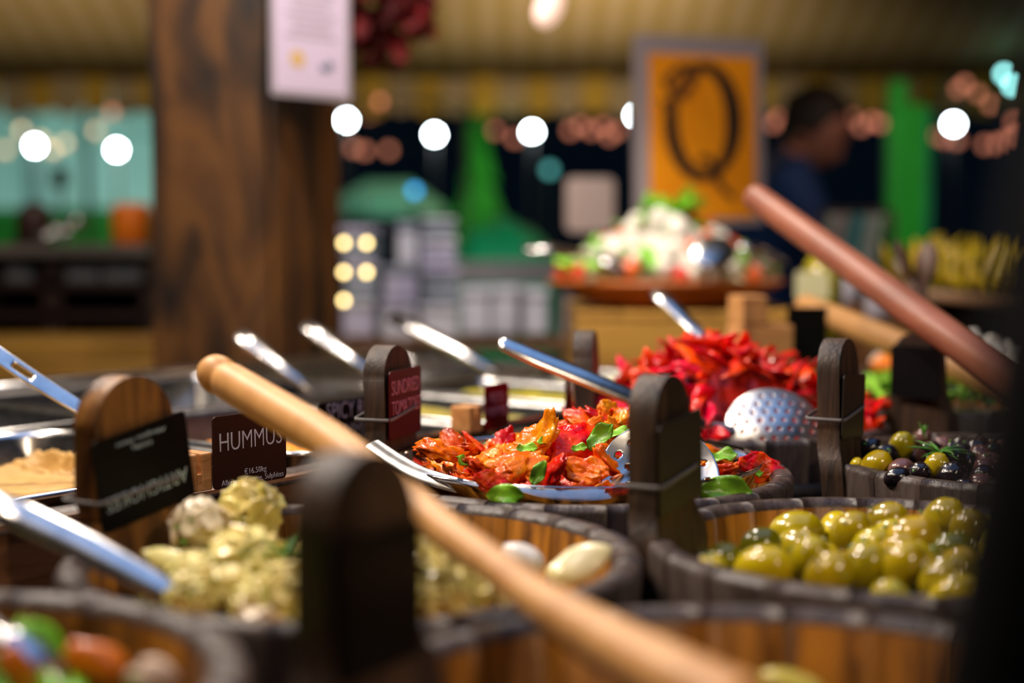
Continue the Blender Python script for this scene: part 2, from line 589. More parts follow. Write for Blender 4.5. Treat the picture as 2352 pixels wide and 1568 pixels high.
put('rolled_edge', tube_data('rolled_edge', [(-0.73, 0, 0.200), (0.73, 0, 0.200)], 0.011, M_STEEL, n=12), us)

# ---------------------------------------------------------------- staved tubs
TH = 0.02
HT = RIM - TABLE


def stave_data(R, width, H):
    """one stave: an arc segment with a rounded worn top; slot 0 inside face, slot 1 outside and rim"""
    da = width / R / 2 * 0.997
    prof = [(R * 0.90 - TH, -H), (R * 0.90, -H), (R - 0.0005, -0.006), (R - 0.0035, -0.001), (R - 0.010, 0.0), (R - TH + 0.004, -0.001), (R - TH, -0.006), (R * 0.93 - TH, -H * 0.6)]
    v, f, mi = [], [], []
    NS = 4
    m = len(prof)
    for i in range(NS + 1):
        a = -da + 2 * da * i / NS
        inset = 0.0003 if i in (0, NS) else 0
        for k, (r, z) in enumerate(prof):
            rr = r - inset if k in (1, 2, 3) else r + inset if k in (6, 7) else r
            zz = z - (inset if k in (3, 4, 5) else 0)
            v.append((rr * math.cos(a), rr * math.sin(a), zz))
    for i in range(NS):
        for k in range(m):
            q = (k + 1) % m
            f.append((i * m + k, i * m + q, (i + 1) * m + q, (i + 1) * m + k))
            mi.append(0 if k in (6, 7) else 1)
    f.append(tuple(range(m)))
    mi.append(1)
    f.append(tuple(reversed(range(NS * m, NS * m + m))))
    mi.append(1)
    return md('stave', v, f, [M_IN, M_DK], midx=mi)


def ear_data(R, H, top, mat, w0=0.040, w1=0.031):
    """the one tall stave of a tub: a grip with a round head that sweeps down into the rim"""
    zs = [-H, -0.05, -0.012, 0.0, 0.006, 0.014, 0.026, 0.045, 0.07]
    hws = [w0 - 0.002, w0 - 0.001, w0 + 0.003, w0 + 0.0015, w0 - 0.003, w0 - 0.006, w1 + 0.0012, w1, w1 - 0.0005]
    n = 9
    c = top - w1 * 0.95
    for k in range(n):
        a = PI / 2 * k / (n - 1) * 0.97
        zs.append(c + w1 * 0.95 * math.sin(a))
        hws.append((w1 - 0.001) * math.cos(a))
    keep = sorted(range(len(zs)), key=lambda i: zs[i])
    NC = 6
    v, f, mi = [], [], []
    for i in keep:
        z, hw = zs[i], hws[i]
        rr = R * (1 + 0.1 * z / H) if z < 0 else R * (1 + 0.04 * z / H)
        for side in (0, 1):
            for j in range(NC + 1):
                s = hw * (j / NC * 2 - 1)
                dr = (math.sqrt(max(0, R * R - s * s)) - R) * (1 if z < -0.002 else max(0.15, 1 - (z + 0.002) / 0.02))
                v.append((rr - TH * side + dr, s, z))
    row = 2 * (NC + 1)
    nr = len(keep)
    for i in range(nr - 1):
        for j in range(NC):
            a = i * row + j
            f.append((a, a + 1, a + 1 + row, a + row))
            b = a + NC + 1
            f.append((b, b + row, b + 1 + row, b + 1))
        a, b = i * row, i * row + NC + 1
        f.append((a, a + row, b + row, b))
        a, b = i * row + NC, i * row + 2 * NC + 1
        f.append((a, b, b + row, a + row))
    a = (nr - 1) * row
    for base, rev in ((0, True), (a, False)):
        for j in range(NC):
            q = (base + j, base + j + 1, base + NC + 2 + j, base + NC + 1 + j)
            f.append(tuple(reversed(q)) if not rev else q)
    return md('ear', v, f, mat, smooth=False)


TUBS = {}


def tub(key, cx, cy, R, ear, label, ear_mat=None, top=0.105, twist=0, rot0=0.0, liner=False, H=HT, z=RIM, w1=0.031):
    t = thing('staved_tub', label, 'tub', (cx, cy, z - H))
    TUBS[key] = dict(c=Vector((cx, cy, z)), R=R, ear=ear, twist=twist)
    arc = 2 * PI - (0.080 / R if ear is not None else 0)
    n = max(8, round(arc * R / 0.047))
    wd = arc * R / n
    a0 = (R_(ear) + 0.040 / R) if ear is not None else rot0
    d = stave_data(R, wd, H)
    for k in range(n):
        a = a0 + (k + 0.5) * wd / R
        o = put('stave', d, t, (rng.uniform(-.0003, .0003), rng.uniform(-.0003, .0003), H + rng.uniform(-0.0006, 0.0004)), (0, 0, a))
    if ear is not None:
        p = Vector((math.cos(R_(ear)), math.sin(R_(ear)), 0))
        o = put('ear', ear_data(R, H, top, ear_mat or M_EAR, w1=w1), t, (0, 0, H), (0, 0, R_(ear)))
        if twist:
            piv = p * (R - TH / 2)
            o.rotation_euler = (0, 0, R_(ear + twist))
            o.location = piv - Matrix.Rotation(R_(twist), 3, 'Z') @ piv + Vector((0, 0, H))
        mod_bevel(o, 0.0045, 3, 50)
        for pl in o.data.polygons:
            pl.use_smooth = True
    put('base', lathe_data('base', [(R * 0.9 - TH - 0.001, 0.012), (R * 0.9 - TH - 0.001, 0.026), (0.0, 0.026)], M_IN, 40), t)
    for hz in (0.25, 0.72):
        ro = R * (0.9 + 0.1 * hz) + 0.0012
        put('hoop', lathe_data('hoop', [(ro, H * hz - 0.012), (ro + 0.0022, H * hz - 0.012), (ro + 0.003, H * hz + 0.012), (ro + 0.0008, H * hz + 0.012)], M_STRAP, 48, True), t)
    if liner:
        r1 = R - TH - 0.008
        put('plastic_liner', lathe_data('plastic_liner', [(r1 * 0.80, H - 0.085), (r1 * 0.985, H + 0.006), (r1 + 0.001, H + 0.010), (r1 + 0.002, H + 0.0085), (r1 * 0.99, H + 0.004), (r1 * 0.805, H - 0.086)],
            clear('clear_liner', (0.93, 0.90, 0.88), 0.05), 64, True), t)
        t['liner'] = 1
    return t


tub('N', 0.106, 0.553, 0.197, 158, 'nearest big staved tub with a dark blank-looking card on its tall ear', top=0.099, twist=-8, w1=0.034)
tub('L', -0.277, 0.572, 0.168, None, 'small brown staved tub of green salad in the near left corner', rot0=0.3, z=RIM + 0.010, H=HT + 0.010)
tub('A', -0.098, 0.875, 0.180, 158, 'staved tub of artichoke hearts with an upside-down card on its brown ear', M_EARB, top=0.103, twist=-9, w1=0.036)
tub('G', 0.246, 0.909, 0.16, 166, 'staved tub of big green olives whose dark ear carries a blank card', top=0.103, twist=-15)
tub('S', 0.055, 1.205, 0.184, 160, 'staved tub with a clear liner full of sundried tomatoes', top=0.100, liner=True)
tub('M', 0.456, 1.262, 0.172, 178, 'dark staved tub of mixed black and green olives on the right', top=0.106, twist=-28)
tub('P', 0.234, 1.540, 0.174, 200, 'staved tub heaped with bright red pepper strips', top=0.100, twist=-30)
tub('K', 0.525, 1.75, 0.160, 246, 'staved tub of green leaves behind the mixed olives', top=0.089, twist=-30)
tub('V', 0.66, 2.08, 0.160, None, 'farthest staved tub with orange and white salad cubes', rot0=0.1)

BANDS = {'A': 'artichoke tub', 'S': 'sundried tomato tub', 'G': 'green olive tub', 'M': 'mixed olive tub, on its left'}
# ---------------------------------------------------------------- cards tied to the ears


def ear_card(key, label, mat, lines, wd=0.080, hg=0.060, dz=0.052, roll=0, yaw=0, tie=True, outer=False, side=0.0, tilt=0, tie_z=None):
    T = TUBS[key]
    a = R_(T['ear'] + T['twist'] * 1.0)
    rad0 = Vector((math.cos(R_(T['ear'])), math.sin(R_(T['ear'])), 0))
    rad = Vector((math.cos(a), math.sin(a), 0))
    n = rad if outer else -rad
    piv = T['c'] + rad0 * (T['R'] - TH / 2 + 0.004)
    n2 = Matrix.Rotation(R_(yaw), 3, 'Z') @ n
    up = Vector((0, 0, 1))
    x = up.cross(n2)
    rm = Matrix.Rotation(R_(roll), 3, n2)
    tm = Matrix.Rotation(R_(tilt), 3, x)
    X, Y, N = tm @ rm @ x, tm @ rm @ up, tm @ n2
    loc = piv + n * 0.0158 + x * side + Vector((0, 0, dz))
    card = tag(put('price_card', None), label, 'price card')
    basis(card, X, Y, N, loc)
    put('card', plate_data('card', rrect(wd, hg, 0.004), 0.0009, mat), card)
    for (s, w_, h_, ox, oy, ink) in lines:
        put('lettering', text_data(s, w_, ink, h_), card, (ox, oy, 0.0010))
    if tie:
        zt = (tie_z if tie_z is not None else dz)
        b = tag(put('tie_band', None), 'grey elastic band round the ear of the ' + BANDS[key], 'band')
        basis(b, x, n, up, piv + Vector((0, 0, zt)))
        prof = rrect(0.0655 if key != 'A' else 0.076, 0.036, 0.006, 4)
        v, f = [], []
        for k, (px, py) in enumerate(prof):
            dzz = 0.004 * (px / 0.036)
            for (ex, ez) in ((0, -.0016), (0.0009, -.0012), (0.0009, .0012), (0, .0016)):
                l = math.hypot(px, py)
                v.append((px * (1 + ex / l), (py + 0.0) * (1 + ex / l), ez + dzz))
        m = len(prof)
        for k in range(m):
            q = (k + 1) % m
            for e in range(4):
                e2 = (e + 1) % 4
                f.append((k * 4 + e, q * 4 + e, q * 4 + e2, k * 4 + e2))
        put('band', md('band', v, f, M_TIE), b)
    return card


ear_card('A', 'black upside-down artichokes card tied to the brown ear of the artichoke tub', M_CARD,
         [('ARTICHOKES', 0.074, 0.0095, 0, 0.013, M_INKG), ('Allergens: None', 0.044, 0.0036, 0, -0.0235, M_INKG), ('\u20ac20.00kg', 0.018, 0.0036, 0, -0.018, M_INKG)],
         wd=0.085, hg=0.061, dz=0.040, roll=180 + 9, yaw=0, side=0.004, tie_z=0.028)
ear_card('S', 'burgundy sundried tomatoes card tied to the dark ear of the tomato tub', M_CARDR,
         [('SUNDRIED', 0.064, 0.0125, 0.0, 0.015, M_INKP), ('TOMATOES', 0.066, 0.0125, 0.001, -0.003, M_INKP)],
         wd=0.074, hg=0.060, dz=0.049, roll=0, yaw=2, side=0.005, tie_z=0.040)
ear_card('N', 'dark card hanging on the ear of the nearest tub', M_CARD, [], wd=0.062, hg=0.062, dz=0.034, side=0.0, tie=False)
ear_card('G', 'dark plain card tied to the ear of the green olive tub', pm('olive_black_card', (0.018, 0.016, 0.010), rough=0.5), [], wd=0.074, hg=0.060, dz=0.045, roll=4, side=0.004, tie_z=0.036)
ear_card('M', 'dark plain card tied to the left ear of the mixed olive tub', pm('brown_black_card', (0.02, 0.013, 0.009), rough=0.5), [], wd=0.066, hg=0.056, dz=0.046, roll=-4, side=0.0, tie_z=0.040)
ear_card('K', 'dark plain card on the ear behind the mixed olives', M_CARD, [], wd=0.070, hg=0.058, dz=0.046, outer=True, side=0.008, tie=False)
ear_card('P', 'dark red card on the ear of the red pepper tub', M_CARDR, [], wd=0.062, hg=0.05, dz=0.030, outer=True, side=0.0, tie=False)
# ---------------------------------------------------------------- steel trays of dips


def rloop(u0, u1, v0, v1, r, z, seg=6, inset=0):
    return [((u0 + u1) / 2 + x, -(v0 + v1) / 2 + y, z) for x, y in rrect(u1 - u0 - 2 * inset, v1 - v0 - 2 * inset, max(0.004, r - inset), seg)]


def pan(u0, u1, v0, v1, depth, label, r=0.035, group=None, z=RIM):
    c = uv((u0 + u1) / 2, (v0 + v1) / 2, z)
    a, b = (u1 - u0) / 2, (v1 - v0) / 2
    t = thing('steel_tray', label, 'tray', c - Vector((0, 0, depth)), (0, 0, UA), group)
    L = [rloop(-a, a, -b, b, r, -0.004), rloop(-a, a, -b, b, r, 0.0), rloop(-a, a, -b, b, r, 0.0015, inset=0.003), rloop(-a, a, -b, b, r, 0.0, inset=0.010),
         rloop(-a, a, -b, b, r, -0.006, inset=0.0135), rloop(-a, a, -b, b, r, -depth + 0.02, inset=0.020), rloop(-a, a, -b, b, r, -depth + 0.004, inset=0.028), rloop(-a, a, -b, b, r, -depth + 0.0005, inset=0.045)]
    v = [p for l in L for p in l]
    n = len(L[0])
    f = []
    for i in range(len(L) - 1):
        for k in range(n):
            q = (k + 1) % n
            f.append((i * n + k, i * n + q, (i + 1) * n + q, (i + 1) * n + k))
    f.append(tuple(range((len(L) - 1) * n, len(L) * n)))
    v = [(x, y, zz + depth) for x, y, zz in v]
    o = put('pan', md('pan', v, f, M_STEEL), t)
    solid(o, 0.0012, -1)
    return t


def paste(name, u0, u1, v0, v1, z, mat, hfun, label, cat, nx=90, ny=90, r=0.03, kind=None):
    """a spread of dip filling a tray: a height field with a skirt"""
    v, f = [], []
    a, b = (u1 - u0) / 2, (v1 - v0) / 2
    for i in range(nx + 1):
        for j in range(ny + 1):
            s, t = i / nx * 2 - 1, j / ny * 2 - 1
            # squircle edge keeps the corners inside the tray
            x, y = s * a, t * b
            cx, cy = max(0, abs(x) - (a - r)), max(0, abs(y) - (b - r))
            d = math.hypot(cx, cy)
            if d > r:
                k = r / d
                x = math.copysign(a - r + cx * k, x)
                y = math.copysign(b - r + cy * k, y)
            edge = min(1, (1 - max(abs(s), abs(t))) * 12)
            v.append((x, y, hfun(x, y) * (0.35 + 0.65 * edge) - 0.012 * (1 - edge) * (edge < 0.02)))
    for i in range(nx):
        for j in range(ny):
            q = i * (ny + 1) + j
            f.append((q, q + ny + 1, q + ny + 2, q + 1))
    o = put(name, md(name, v, f, mat), None, uv((u0 + u1) / 2, (v0 + v1) / 2, z), (0, 0, UA))
    return tag(o, label, cat, kind=kind)


V0, V1 = -1.285, -0.937
pan(0.47, 0.865, V0, V1, 0.10, 'steel tray of pale hummus on the left, nearest of the trays', r=0.06)
pan(0.88, 1.155, V0, V1, 0.10, 'steel tray of orange dip behind the hummus card')
pan(1.167, 1.365, V0, V1, 0.10, 'steel tray of olive-green dip behind the spicy red hummus card')
pan(1.375, 1.575, V0, V1, 0.10, 'steel tray of green pesto behind the small red card')
pan(1.585, 1.800, V0, V1, 0.10, 'steel tray of pale creamy cheese, farthest of the trays')
pan(0.52, 0.95, -1.645, -1.30, 0.12, 'empty-looking steel tray beside the back rail at far left', r=0.04)
pan(0.96, 1.37, -1.645, -1.30, 0.12, 'steel tray beside the back rail, behind the orange dip', r=0.04)
pan(1.38, 1.80, -1.645, -1.30, 0.12, 'steel tray beside the back rail, in front of the wooden post', r=0.04)

M_HUM = pm('hummus', [(0.3, (0.44, 0.235, 0.055)), (0.7, (0.54, 0.31, 0.08))], scale=60, rough=0.55, bump=(2.5, 0.5))
M_ORA = pm('orange_dip', [(0.3, (0.70, 0.22, 0.01)), (0.7, (0.85, 0.34, 0.02))], scale=60, rough=0.45, bump=(2, 0.5))
M_OLV = pm('olive_dip', [(0.3, (0.34, 0.27, 0.03)), (0.7, (0.46, 0.37, 0.05))], scale=60, rough=0.3, bump=(2, 0.3))
M_PES = pm('green_pesto', [(0.3, (0.34, 0.29, 0.006)), (0.7, (0.56, 0.48, 0.012))], scale=50, rough=0.22, bump=(2, 0.4))
M_CRM = pm('cream_cheese', [(0.3, (0.66, 0.60, 0.36)), (0.7, (0.78, 0.72, 0.48))], scale=50, rough=0.45, bump=(2, 0.4))
M_BRN = pm('brown_relish', [(0.3, (0.20, 0.08, 0.02)), (0.7, (0.36, 0.16, 0.03))], scale=50, rough=0.35, bump=(2, 0.4))

# where the spoon has scooped, in the tray's own axes
hc = (uv(0.6675, -1.095))
gl = PZ(140, 1080, RIM - 0.030)
_d = gl - hc
gx, gy = _d.x * math.cos(UA) + _d.y * math.sin(UA), -_d.x * math.sin(UA) + _d.y * math.cos(UA)


def hum(x, y):
    p = Vector((x * 26, y * 26, 3))
    h = 0.010 + 0.005 * noise.noise(p * 0.35)
    ridge = noise.noise(Vector((x * 46, y * 46, 9)))
    far = max(0, min(1, (x - 0.137 + 0.012 * noise.noise(Vector((y * 20, 0, 5)))) * 40))
    h += far * (0.010 + 0.006 * abs(ridge) + 0.004 * noise.noise(p * 4) + 0.0035 * noise.noise(p * 8))
    h += 0.0012 * noise.noise(p * 2.0) + 0.0009 * math.sin((x * 0.8 + y * 0.6) * 420 + 3 * noise.noise(p))
    ex, ey = (x - gx), (y - gy)
    e = math.hypot(ex / 0.016, ey / 0.042)
    if e < 1.0:
        h -= 0.014 * (1 - e * e)
    elif e < 1.45:
        h += 0.006 * (1 - abs(e - 1.2) / 0.25) * (0.6 + abs(noise.noise(p * 6)))
    return h


paste('hummus', 0.492, 0.843, V0 + 0.022, V1 - 0.022, RIM - 0.040, M_HUM, hum, 'pale beige hummus with a spoon scoop in the left tray', 'hummus', 170, 170, 0.045)


def lumpy(amp, fr, base=0.01):
    return lambda x, y: base + amp * noise.noise(Vector((x * fr, y * fr, 1))) + amp * 0.5 * noise.noise(Vector((x * fr * 2.6, y * fr * 2.6, 4)))


def orange_h(x, y):
    return 0.004 + max(0, 0.03 * (1 - math.hypot(x / 0.10, (y - 0.03) / 0.15))) + 0.010 * noise.noise(Vector((x * 40, y * 40, 1))) + 0.006 * noise.noise(Vector((x * 95, y * 95, 4)))


paste('orange_dip', 0.902, 1.133, V0 + 0.022, V1 - 0.022, RIM - 0.050, M_ORA, orange_h, 'lumpy orange dip in the tray behind the hummus card', 'dip')
paste('olive_dip', 1.189, 1.343, V0 + 0.022, V1 - 0.022, RIM - 0.026, M_OLV, lumpy(0.004, 20), 'dull olive-green dip in the tray behind the spicy red hummus card', 'dip', 40, 60)
paste('pesto', 1.397, 1.553, V0 + 0.022, V1 - 0.022, RIM - 0.022, M_PES, lumpy(0.005, 24), 'glossy yellow-green pesto in the tray behind the small red card', 'pesto', 50, 70)
paste('cream_cheese', 1.607, 1.778, V0 + 0.022, V1 - 0.022, RIM - 0.020, M_CRM, lumpy(0.008, 24), 'pale creamy cheese spread in the farthest tray', 'cheese', 50, 70)
paste('brown_relish', 0.545, 0.925, -1.62, -1.325, RIM - 0.085, M_BRN, lumpy(0.006, 20), 'brown relish deep in the tray at far left', 'relish', 40, 40)
paste('brown_relish', 0.985, 1.345, -1.62, -1.325, RIM - 0.085, M_BRN, lumpy(0.006, 20), 'brown relish deep in the tray behind the orange dip', 'relish', 40, 40)
paste('green_relish', 1.405, 1.775, -1.62, -1.325, RIM - 0.060, M_OLV, lumpy(0.006, 20), 'green relish in the tray before the wooden post', 'relish', 40, 40)

# ---------------------------------------------------------------- standing cards in wooden blocks


def standing_card(bl, brr, label, mat, lines, wd, hg, block_label, bsize=0.030, bh=None, block_off=-0.010):
    """bl, brr: bottom left and bottom right points of the card on the ledge"""
    x = (brr - bl)
    x.z = 0
    x.normalize()
    n = x.cross(Vector((0, 0, 1)))
    cpos = bl + x * (wd / 2) + Vector((0, 0, hg / 2))
    c = tag(put('price_card', None), label, 'price card')
    basis(c, x, Vector((0, 0, 1)), n, cpos)
    put('card', plate_data('card', rrect(wd, hg, 0.004), 0.0010, mat), c)
    for (s, w_, h_, ox, oy, ink) in lines:
        put('lettering', text_data(s, w_, ink, h_), c, (ox, oy, 0.0011))
    bh = bh or hg * 0.5
    b = tag(put('card_block', None), block_label, 'card holder')
    basis(b, x, -n, Vector((0, 0, 1)), bl + x * block_off - n * (bsize * 0.5 + 0.0015) + x * 0.0)
    # a block with a saw slot: two cheeks and a floor
    for k, (x0, x1) in enumerate(((-bsize * 0.5, -0.002), (0.002, bsize * 0.5))):
        mod_bevel(put('cheek', box_data('cheek', x1 - x0, bsize, bh, M_BLK, 0.0), b, ((x0 + x1) / 2, 0, 0)), 0.0015)
    put('floor_piece', box_data('floor_piece', 0.0045, bsize * 0.98, bh * 0.45, M_BLK, 0.0), b, (0, 0, 0.0))
    return c


zl = RIM - 0.002
standing_card(PZ(488, 1126, zl), PZ(657, 1096, zl), 'dark brown hummus card with price and allergens in front of the left tray', M_CARDB,
              [('HUMMUS', 0.066, 0.0145, 0.001, 0.008, M_INK), ('\u20ac16.50kg', 0.0235, 0.0062, 0.005, -0.0185, M_INK), ('Allergens: Sesame, Sulphites', 0.066, 0.0058, 0.0025, -0.0252, M_INK)],
              0.078, 0.0575, 'pale slotted wooden block at the left of the hummus card', 0.026, 0.030, -0.011)
standing_card(PZ(730, 1035, zl), PZ(905, 1004, zl), 'black spicy red hummus card half hidden by the sundried tomato ear', M_CARD,
              [('SPICY RED', 0.072, 0.0155, 0.004, 0.013, M_INK), ('HUMMUS', 0.062, 0.0155, 0.004, -0.008, pm('grey_print', (0.30, 0.28, 0.29), rough=0.5))],
              0.088, 0.0440, 'pale slotted wooden block behind the spicy red hummus card', 0.026, 0.022, 0.03)
standing_card(PZ(1112, 990, zl), PZ(1202, 972, zl), 'small glossy red card in front of the pesto tray', pm('deep_red_card', [(0, (0.16, 0.004, 0.006)), (1, (0.20, 0.006, 0.008))], rough=0.22),
              [('PESTO', 0.026, 0.010, 0.0, 0.009, M_INKP), ('HUMMUS', 0.036, 0.010, 0.0, -0.005, M_INKP)],
              0.0455, 0.0475, 'pale slotted wooden block at the left of the small red card', 0.024, 0.027, -0.012)
# ---------------------------------------------------------------- food in the tubs
M_TOM = pm('sundried_tomato', [(0.28, (0.3, 0.01, 0.001)), (0.43, (0.62, 0.036, 0.002)), (0.58, (0.78, 0.1, 0.003)), (0.75, (0.85, 0.24, 0.008))],
           scale=42, rough=0.22, detail=5, dist=0.5, bump=(5, 0.6), hue=0.012, rnd=0.15, coat=0.0, spec=0.35)
M_TOMO = pm('sundried_tomato_orange', [(0.28, (0.5, 0.05, 0.001)), (0.45, (0.75, 0.16, 0.003)), (0.62, (0.85, 0.28, 0.006)), (0.8, (0.9, 0.4, 0.02))],
            scale=42, rough=0.22, detail=5, dist=0.5, bump=(5, 0.6), hue=0.012, rnd=0.15, coat=0.0, spec=0.35)
M_PEP = pm('red_pepper_strip', [(0.3, (0.48, 0.004, 0.001)), (0.55, (0.78, 0.012, 0.002)), (0.78, (0.88, 0.07, 0.004))], scale=26, rough=0.3, bump=(4, 0.3), hue=0.012, rnd=0.25, coat=0.1, spec=0.35)
M_ART = pm('artichoke_flesh', [(0.3, (0.3, 0.26, 0.02)), (0.42, (0.72, 0.6, 0.17)), (0.62, (0.84, 0.74, 0.3)), (0.8, (0.7, 0.52, 0.09))], scale=55, rough=0.3, detail=5, bump=(3, 0.35), hue=0.012, rnd=0.10, coat=0.25)
M_ARTP = pm('artichoke_pink_flesh', [(0.30, (0.46, 0.30, 0.16)), (0.42, (0.76, 0.62, 0.40)), (0.62, (0.84, 0.74, 0.52)), (0.8, (0.76, 0.52, 0.40))], scale=45, rough=0.3, detail=5, bump=(3, 0.35), rnd=0.08, coat=0.25)
M_OLG = pm('green_olive', [(0.3, (0.26, 0.19, 0.002)), (0.55, (0.42, 0.31, 0.003)), (0.8, (0.52, 0.4, 0.005))], scale=50, rough=0.2, bump=(6, 0.1), hue=0.015, rnd=0.18, coat=0.4)
M_OLY = pm('yellow_olive', [(0.3, (0.52, 0.38, 0.003)), (0.7, (0.68, 0.52, 0.006))], scale=50, rough=0.2, rnd=0.1, coat=0.4)
M_OLD = pm('deep_green_olive', [(0.3, (0.11, 0.11, 0.002)), (0.7, (0.18, 0.17, 0.003))], scale=50, rough=0.2, rnd=0.1, coat=0.4)
M_OLB = pm('black_olive', [(0.3, (0.006, 0.004, 0.006)), (0.7, (0.018, 0.010, 0.014))], scale=60, rough=0.2, bump=(3, 0.5), rnd=0.2, coat=0.4)
M_OLK = pm('brown_olive', [(0.3, (0.10, 0.04, 0.035)), (0.7, (0.20, 0.09, 0.08))], scale=60, rough=0.25, rnd=0.2, coat=0.4)
M_HOLE = pm('stone_hole', (0.05, 0.035, 0.006), rough=0.5)
M_BEDR = pm('tomato_oil', [(0.3, (0.32, 0.05, 0.006)), (0.7, (0.55, 0.14, 0.012))], scale=50, rough=0.2, bump=(3, 0.6))
M_BEDP = pm('pepper_juice', [(0.3, (0.25, 0.006, 0.003)), (0.7, (0.5, 0.02, 0.006))], scale=50, rough=0.25, bump=(3, 0.6))
M_BEDO = pm('olive_brine', [(0.3, (0.03, 0.028, 0.006)), (0.7, (0.09, 0.08, 0.012))], scale=50, rough=0.2, bump=(3, 0.6))


def curl_fn(bend, wr, fr, fold=0.0):
    def fn(p, off):
        q = p * fr + off
        k = wr * (abs(noise.noise(q)) + 0.6 * abs(noise.noise(q * 2.1)))
        p = p + p.normalized() * (k - wr * 0.35)
        if bend:
            rad = 1.0 / bend
            a = p.x / rad
            r = rad - p.z
            p = Vector((r * math.sin(a), p.y, rad - r * math.cos(a)))
        if fold:
            rad = 1.0 / fold
            a = p.y / rad
            r = rad - p.z
            p = Vector((p.x, r * math.sin(a), rad - r * math.cos(a)))
        return p
    return fn


TOM = []
for i in range(10):
    sc_ = (rng.uniform(0.016, 0.023), rng.uniform(0.0095, 0.014), rng.uniform(0.0035, 0.0055))
    TOM.append(blob_data('tomato', M_TOMO if i % 3 == 0 else M_TOM, sc_, 0.45, 1.7, i + 1, 4, curl_fn(rng.uniform(-28, 45), 0.0030, 150, rng.uniform(-40, 60))))
PEPD = []
for i in range(9):
    sc_ = (rng.uniform(0.018, 0.030), rng.uniform(0.006, 0.0095), rng.uniform(0.0022, 0.0032))
    PEPD.append(blob_data('pepper', M_PEP, sc_, 0.35, 1.5, i + 30, 3, curl_fn(rng.uniform(-32, 32), 0.0008, 120, rng.uniform(-50, 50))))


def in_disc(r, s, n, tries=4000, seed=1):
    q = random.Random(seed)
    out = []
    for _ in range(tries):
        a, d = q.uniform(0, 2 * PI), r * math.sqrt(q.random())
        p = (d * math.cos(a), d * math.sin(a))
        if all((p[0] - o[0]) ** 2 + (p[1] - o[1]) ** 2 > s * s for o in out):
            out.append(p)
            if len(out) >= n:
                break
    return out


def bed(key, r, hfun, mat, label, cat='marinade', drop=0.010):
    c = TUBS[key]['c']
    v, f = [(0, 0, hfun(0, 0) - drop)], []
    NR, NA = 14, 48
    for i in range(1, NR + 1):
        for k in range(NA):
            a = 2 * PI * k / NA
            x, y = r * i / NR * math.cos(a), r * i / NR * math.sin(a)
            v.append((x, y, hfun(x, y) - drop + 0.004 * noise.noise(Vector((x * 60, y * 60, 2)))))
    for k in range(NA):
        f.append((0, 1 + k, 1 + (k + 1) % NA))
    for i in range(NR - 1):
        for k in range(NA):
            q = (k + 1) % NA
            f.append((1 + i * NA + k, 1 + (i + 1) * NA + k, 1 + (i + 1) * NA + q, 1 + i * NA + q))
    o = put('marinade', md('marinade', v, f, mat), None, c)
    return tag(o, label, cat, kind='stuff')


def zone(what, x, y, r0, heap, adj):
    """label, category and group of one of many alike pieces, by where on the heap it lies"""
    if math.hypot(x, y) < r0:
        w_ = 'at the top of '
    elif abs(x) > abs(y):
        w_ = 'on the right slope of ' if x > 0 else 'on the left slope of '
    else:
        w_ = 'at the back of ' if y > 0 else 'on the front slope of '
    return adj + what + ' ' + w_ + heap, what.split()[-1] if what.split()[-1] != 'strip' else 'pepper', (what + 'es' if what.endswith('tomato') else what + 's') + ' ' + w_ + heap


def flecks(name, pts, mat, size, label, cat, seed=3, flat=0.25):
    """many small chopped bits as one object: little lozenges lying on what is below"""
    q = random.Random(seed)
    v, f = [], []
    for p in pts:
        s = size * q.uniform(0.6, 1.5)
        e = Euler((q.uniform(-.6, .6), q.uniform(-.6, .6), q.uniform(0, 6.28))).to_matrix()
        b = len(v)
        for c in ((1, 0, 0), (0, .55, .1), (-1, 0, 0), (0, -.55, -.1), (0, 0, flat), (0, 0, -flat)):
            v.append(Vector(p) + e @ (Vector(c) * s))
        for a_ in range(4):
            f.append((b + a_, b + (a_ + 1) % 4, b + 4))
            f.append((b + (a_ + 1) % 4, b + a_, b + 5))
    return tag(put(name, md(name, v, f, mat, smooth=False)), label, cat, kind='stuff')


# --- sundried tomatoes
cS = TUBS['S']['c']


def hS(x, y):
    r = math.hypot(x, y)
    h = -0.004 + 0.018 * math.exp(-((x + 0.050) ** 2 + (y + 0.01) ** 2) / 0.0022) + 0.046 * math.exp(-((x - 0.030) ** 2 + (y - 0.02) ** 2) / 0.0030) + 0.016 * math.exp(-((x + 0.105) ** 2 + (y - 0.02) ** 2) / 0.0012)
    return h - 0.010 * max(0, (x - 0.05) / 0.08) - 0.030 * max(0, (r - 0.115) / 0.03)


bed('S', 0.138, hS, M_BEDR, 'orange tomato oil between the sundried tomatoes', drop=0.014)
n_t = 0
surfS = []
for layer, (sp, dz) in enumerate(((0.0165, 0.0), (0.022, -0.009))):
    for (x, y) in in_disc(0.122, sp, 120, seed=11 + layer):
        if y < -0.072 and x < 0.10 and layer == 0 and hS(x, y) > 0.0:
            continue
        z = hS(x, y) + dz + rng.uniform(-0.003, 0.004)
        sl = 0.002
        gx_ = (hS(x + sl, y) - hS(x - sl, y)) / (2 * sl)
        gy_ = (hS(x, y + sl) - hS(x, y - sl)) / (2 * sl)
        e = Euler((math.atan(gy_) + rng.uniform(-.7, .7), -math.atan(gx_) + rng.uniform(-.7, .7), rng.uniform(0, 6.28)))
        o = put('sundried_tomato', TOM[rng.randrange(10)], None, cS + Vector((x, y, z)), e, rng.uniform(0.8, 1.15))
        tag(o, *zone('sundried tomato', x, y, 0.045, 'the heap in the lined tub', 'wrinkled orange-red '))
        n_t += 1
        if layer == 0:
            surfS.append(cS + Vector((x, y, z + 0.006)))
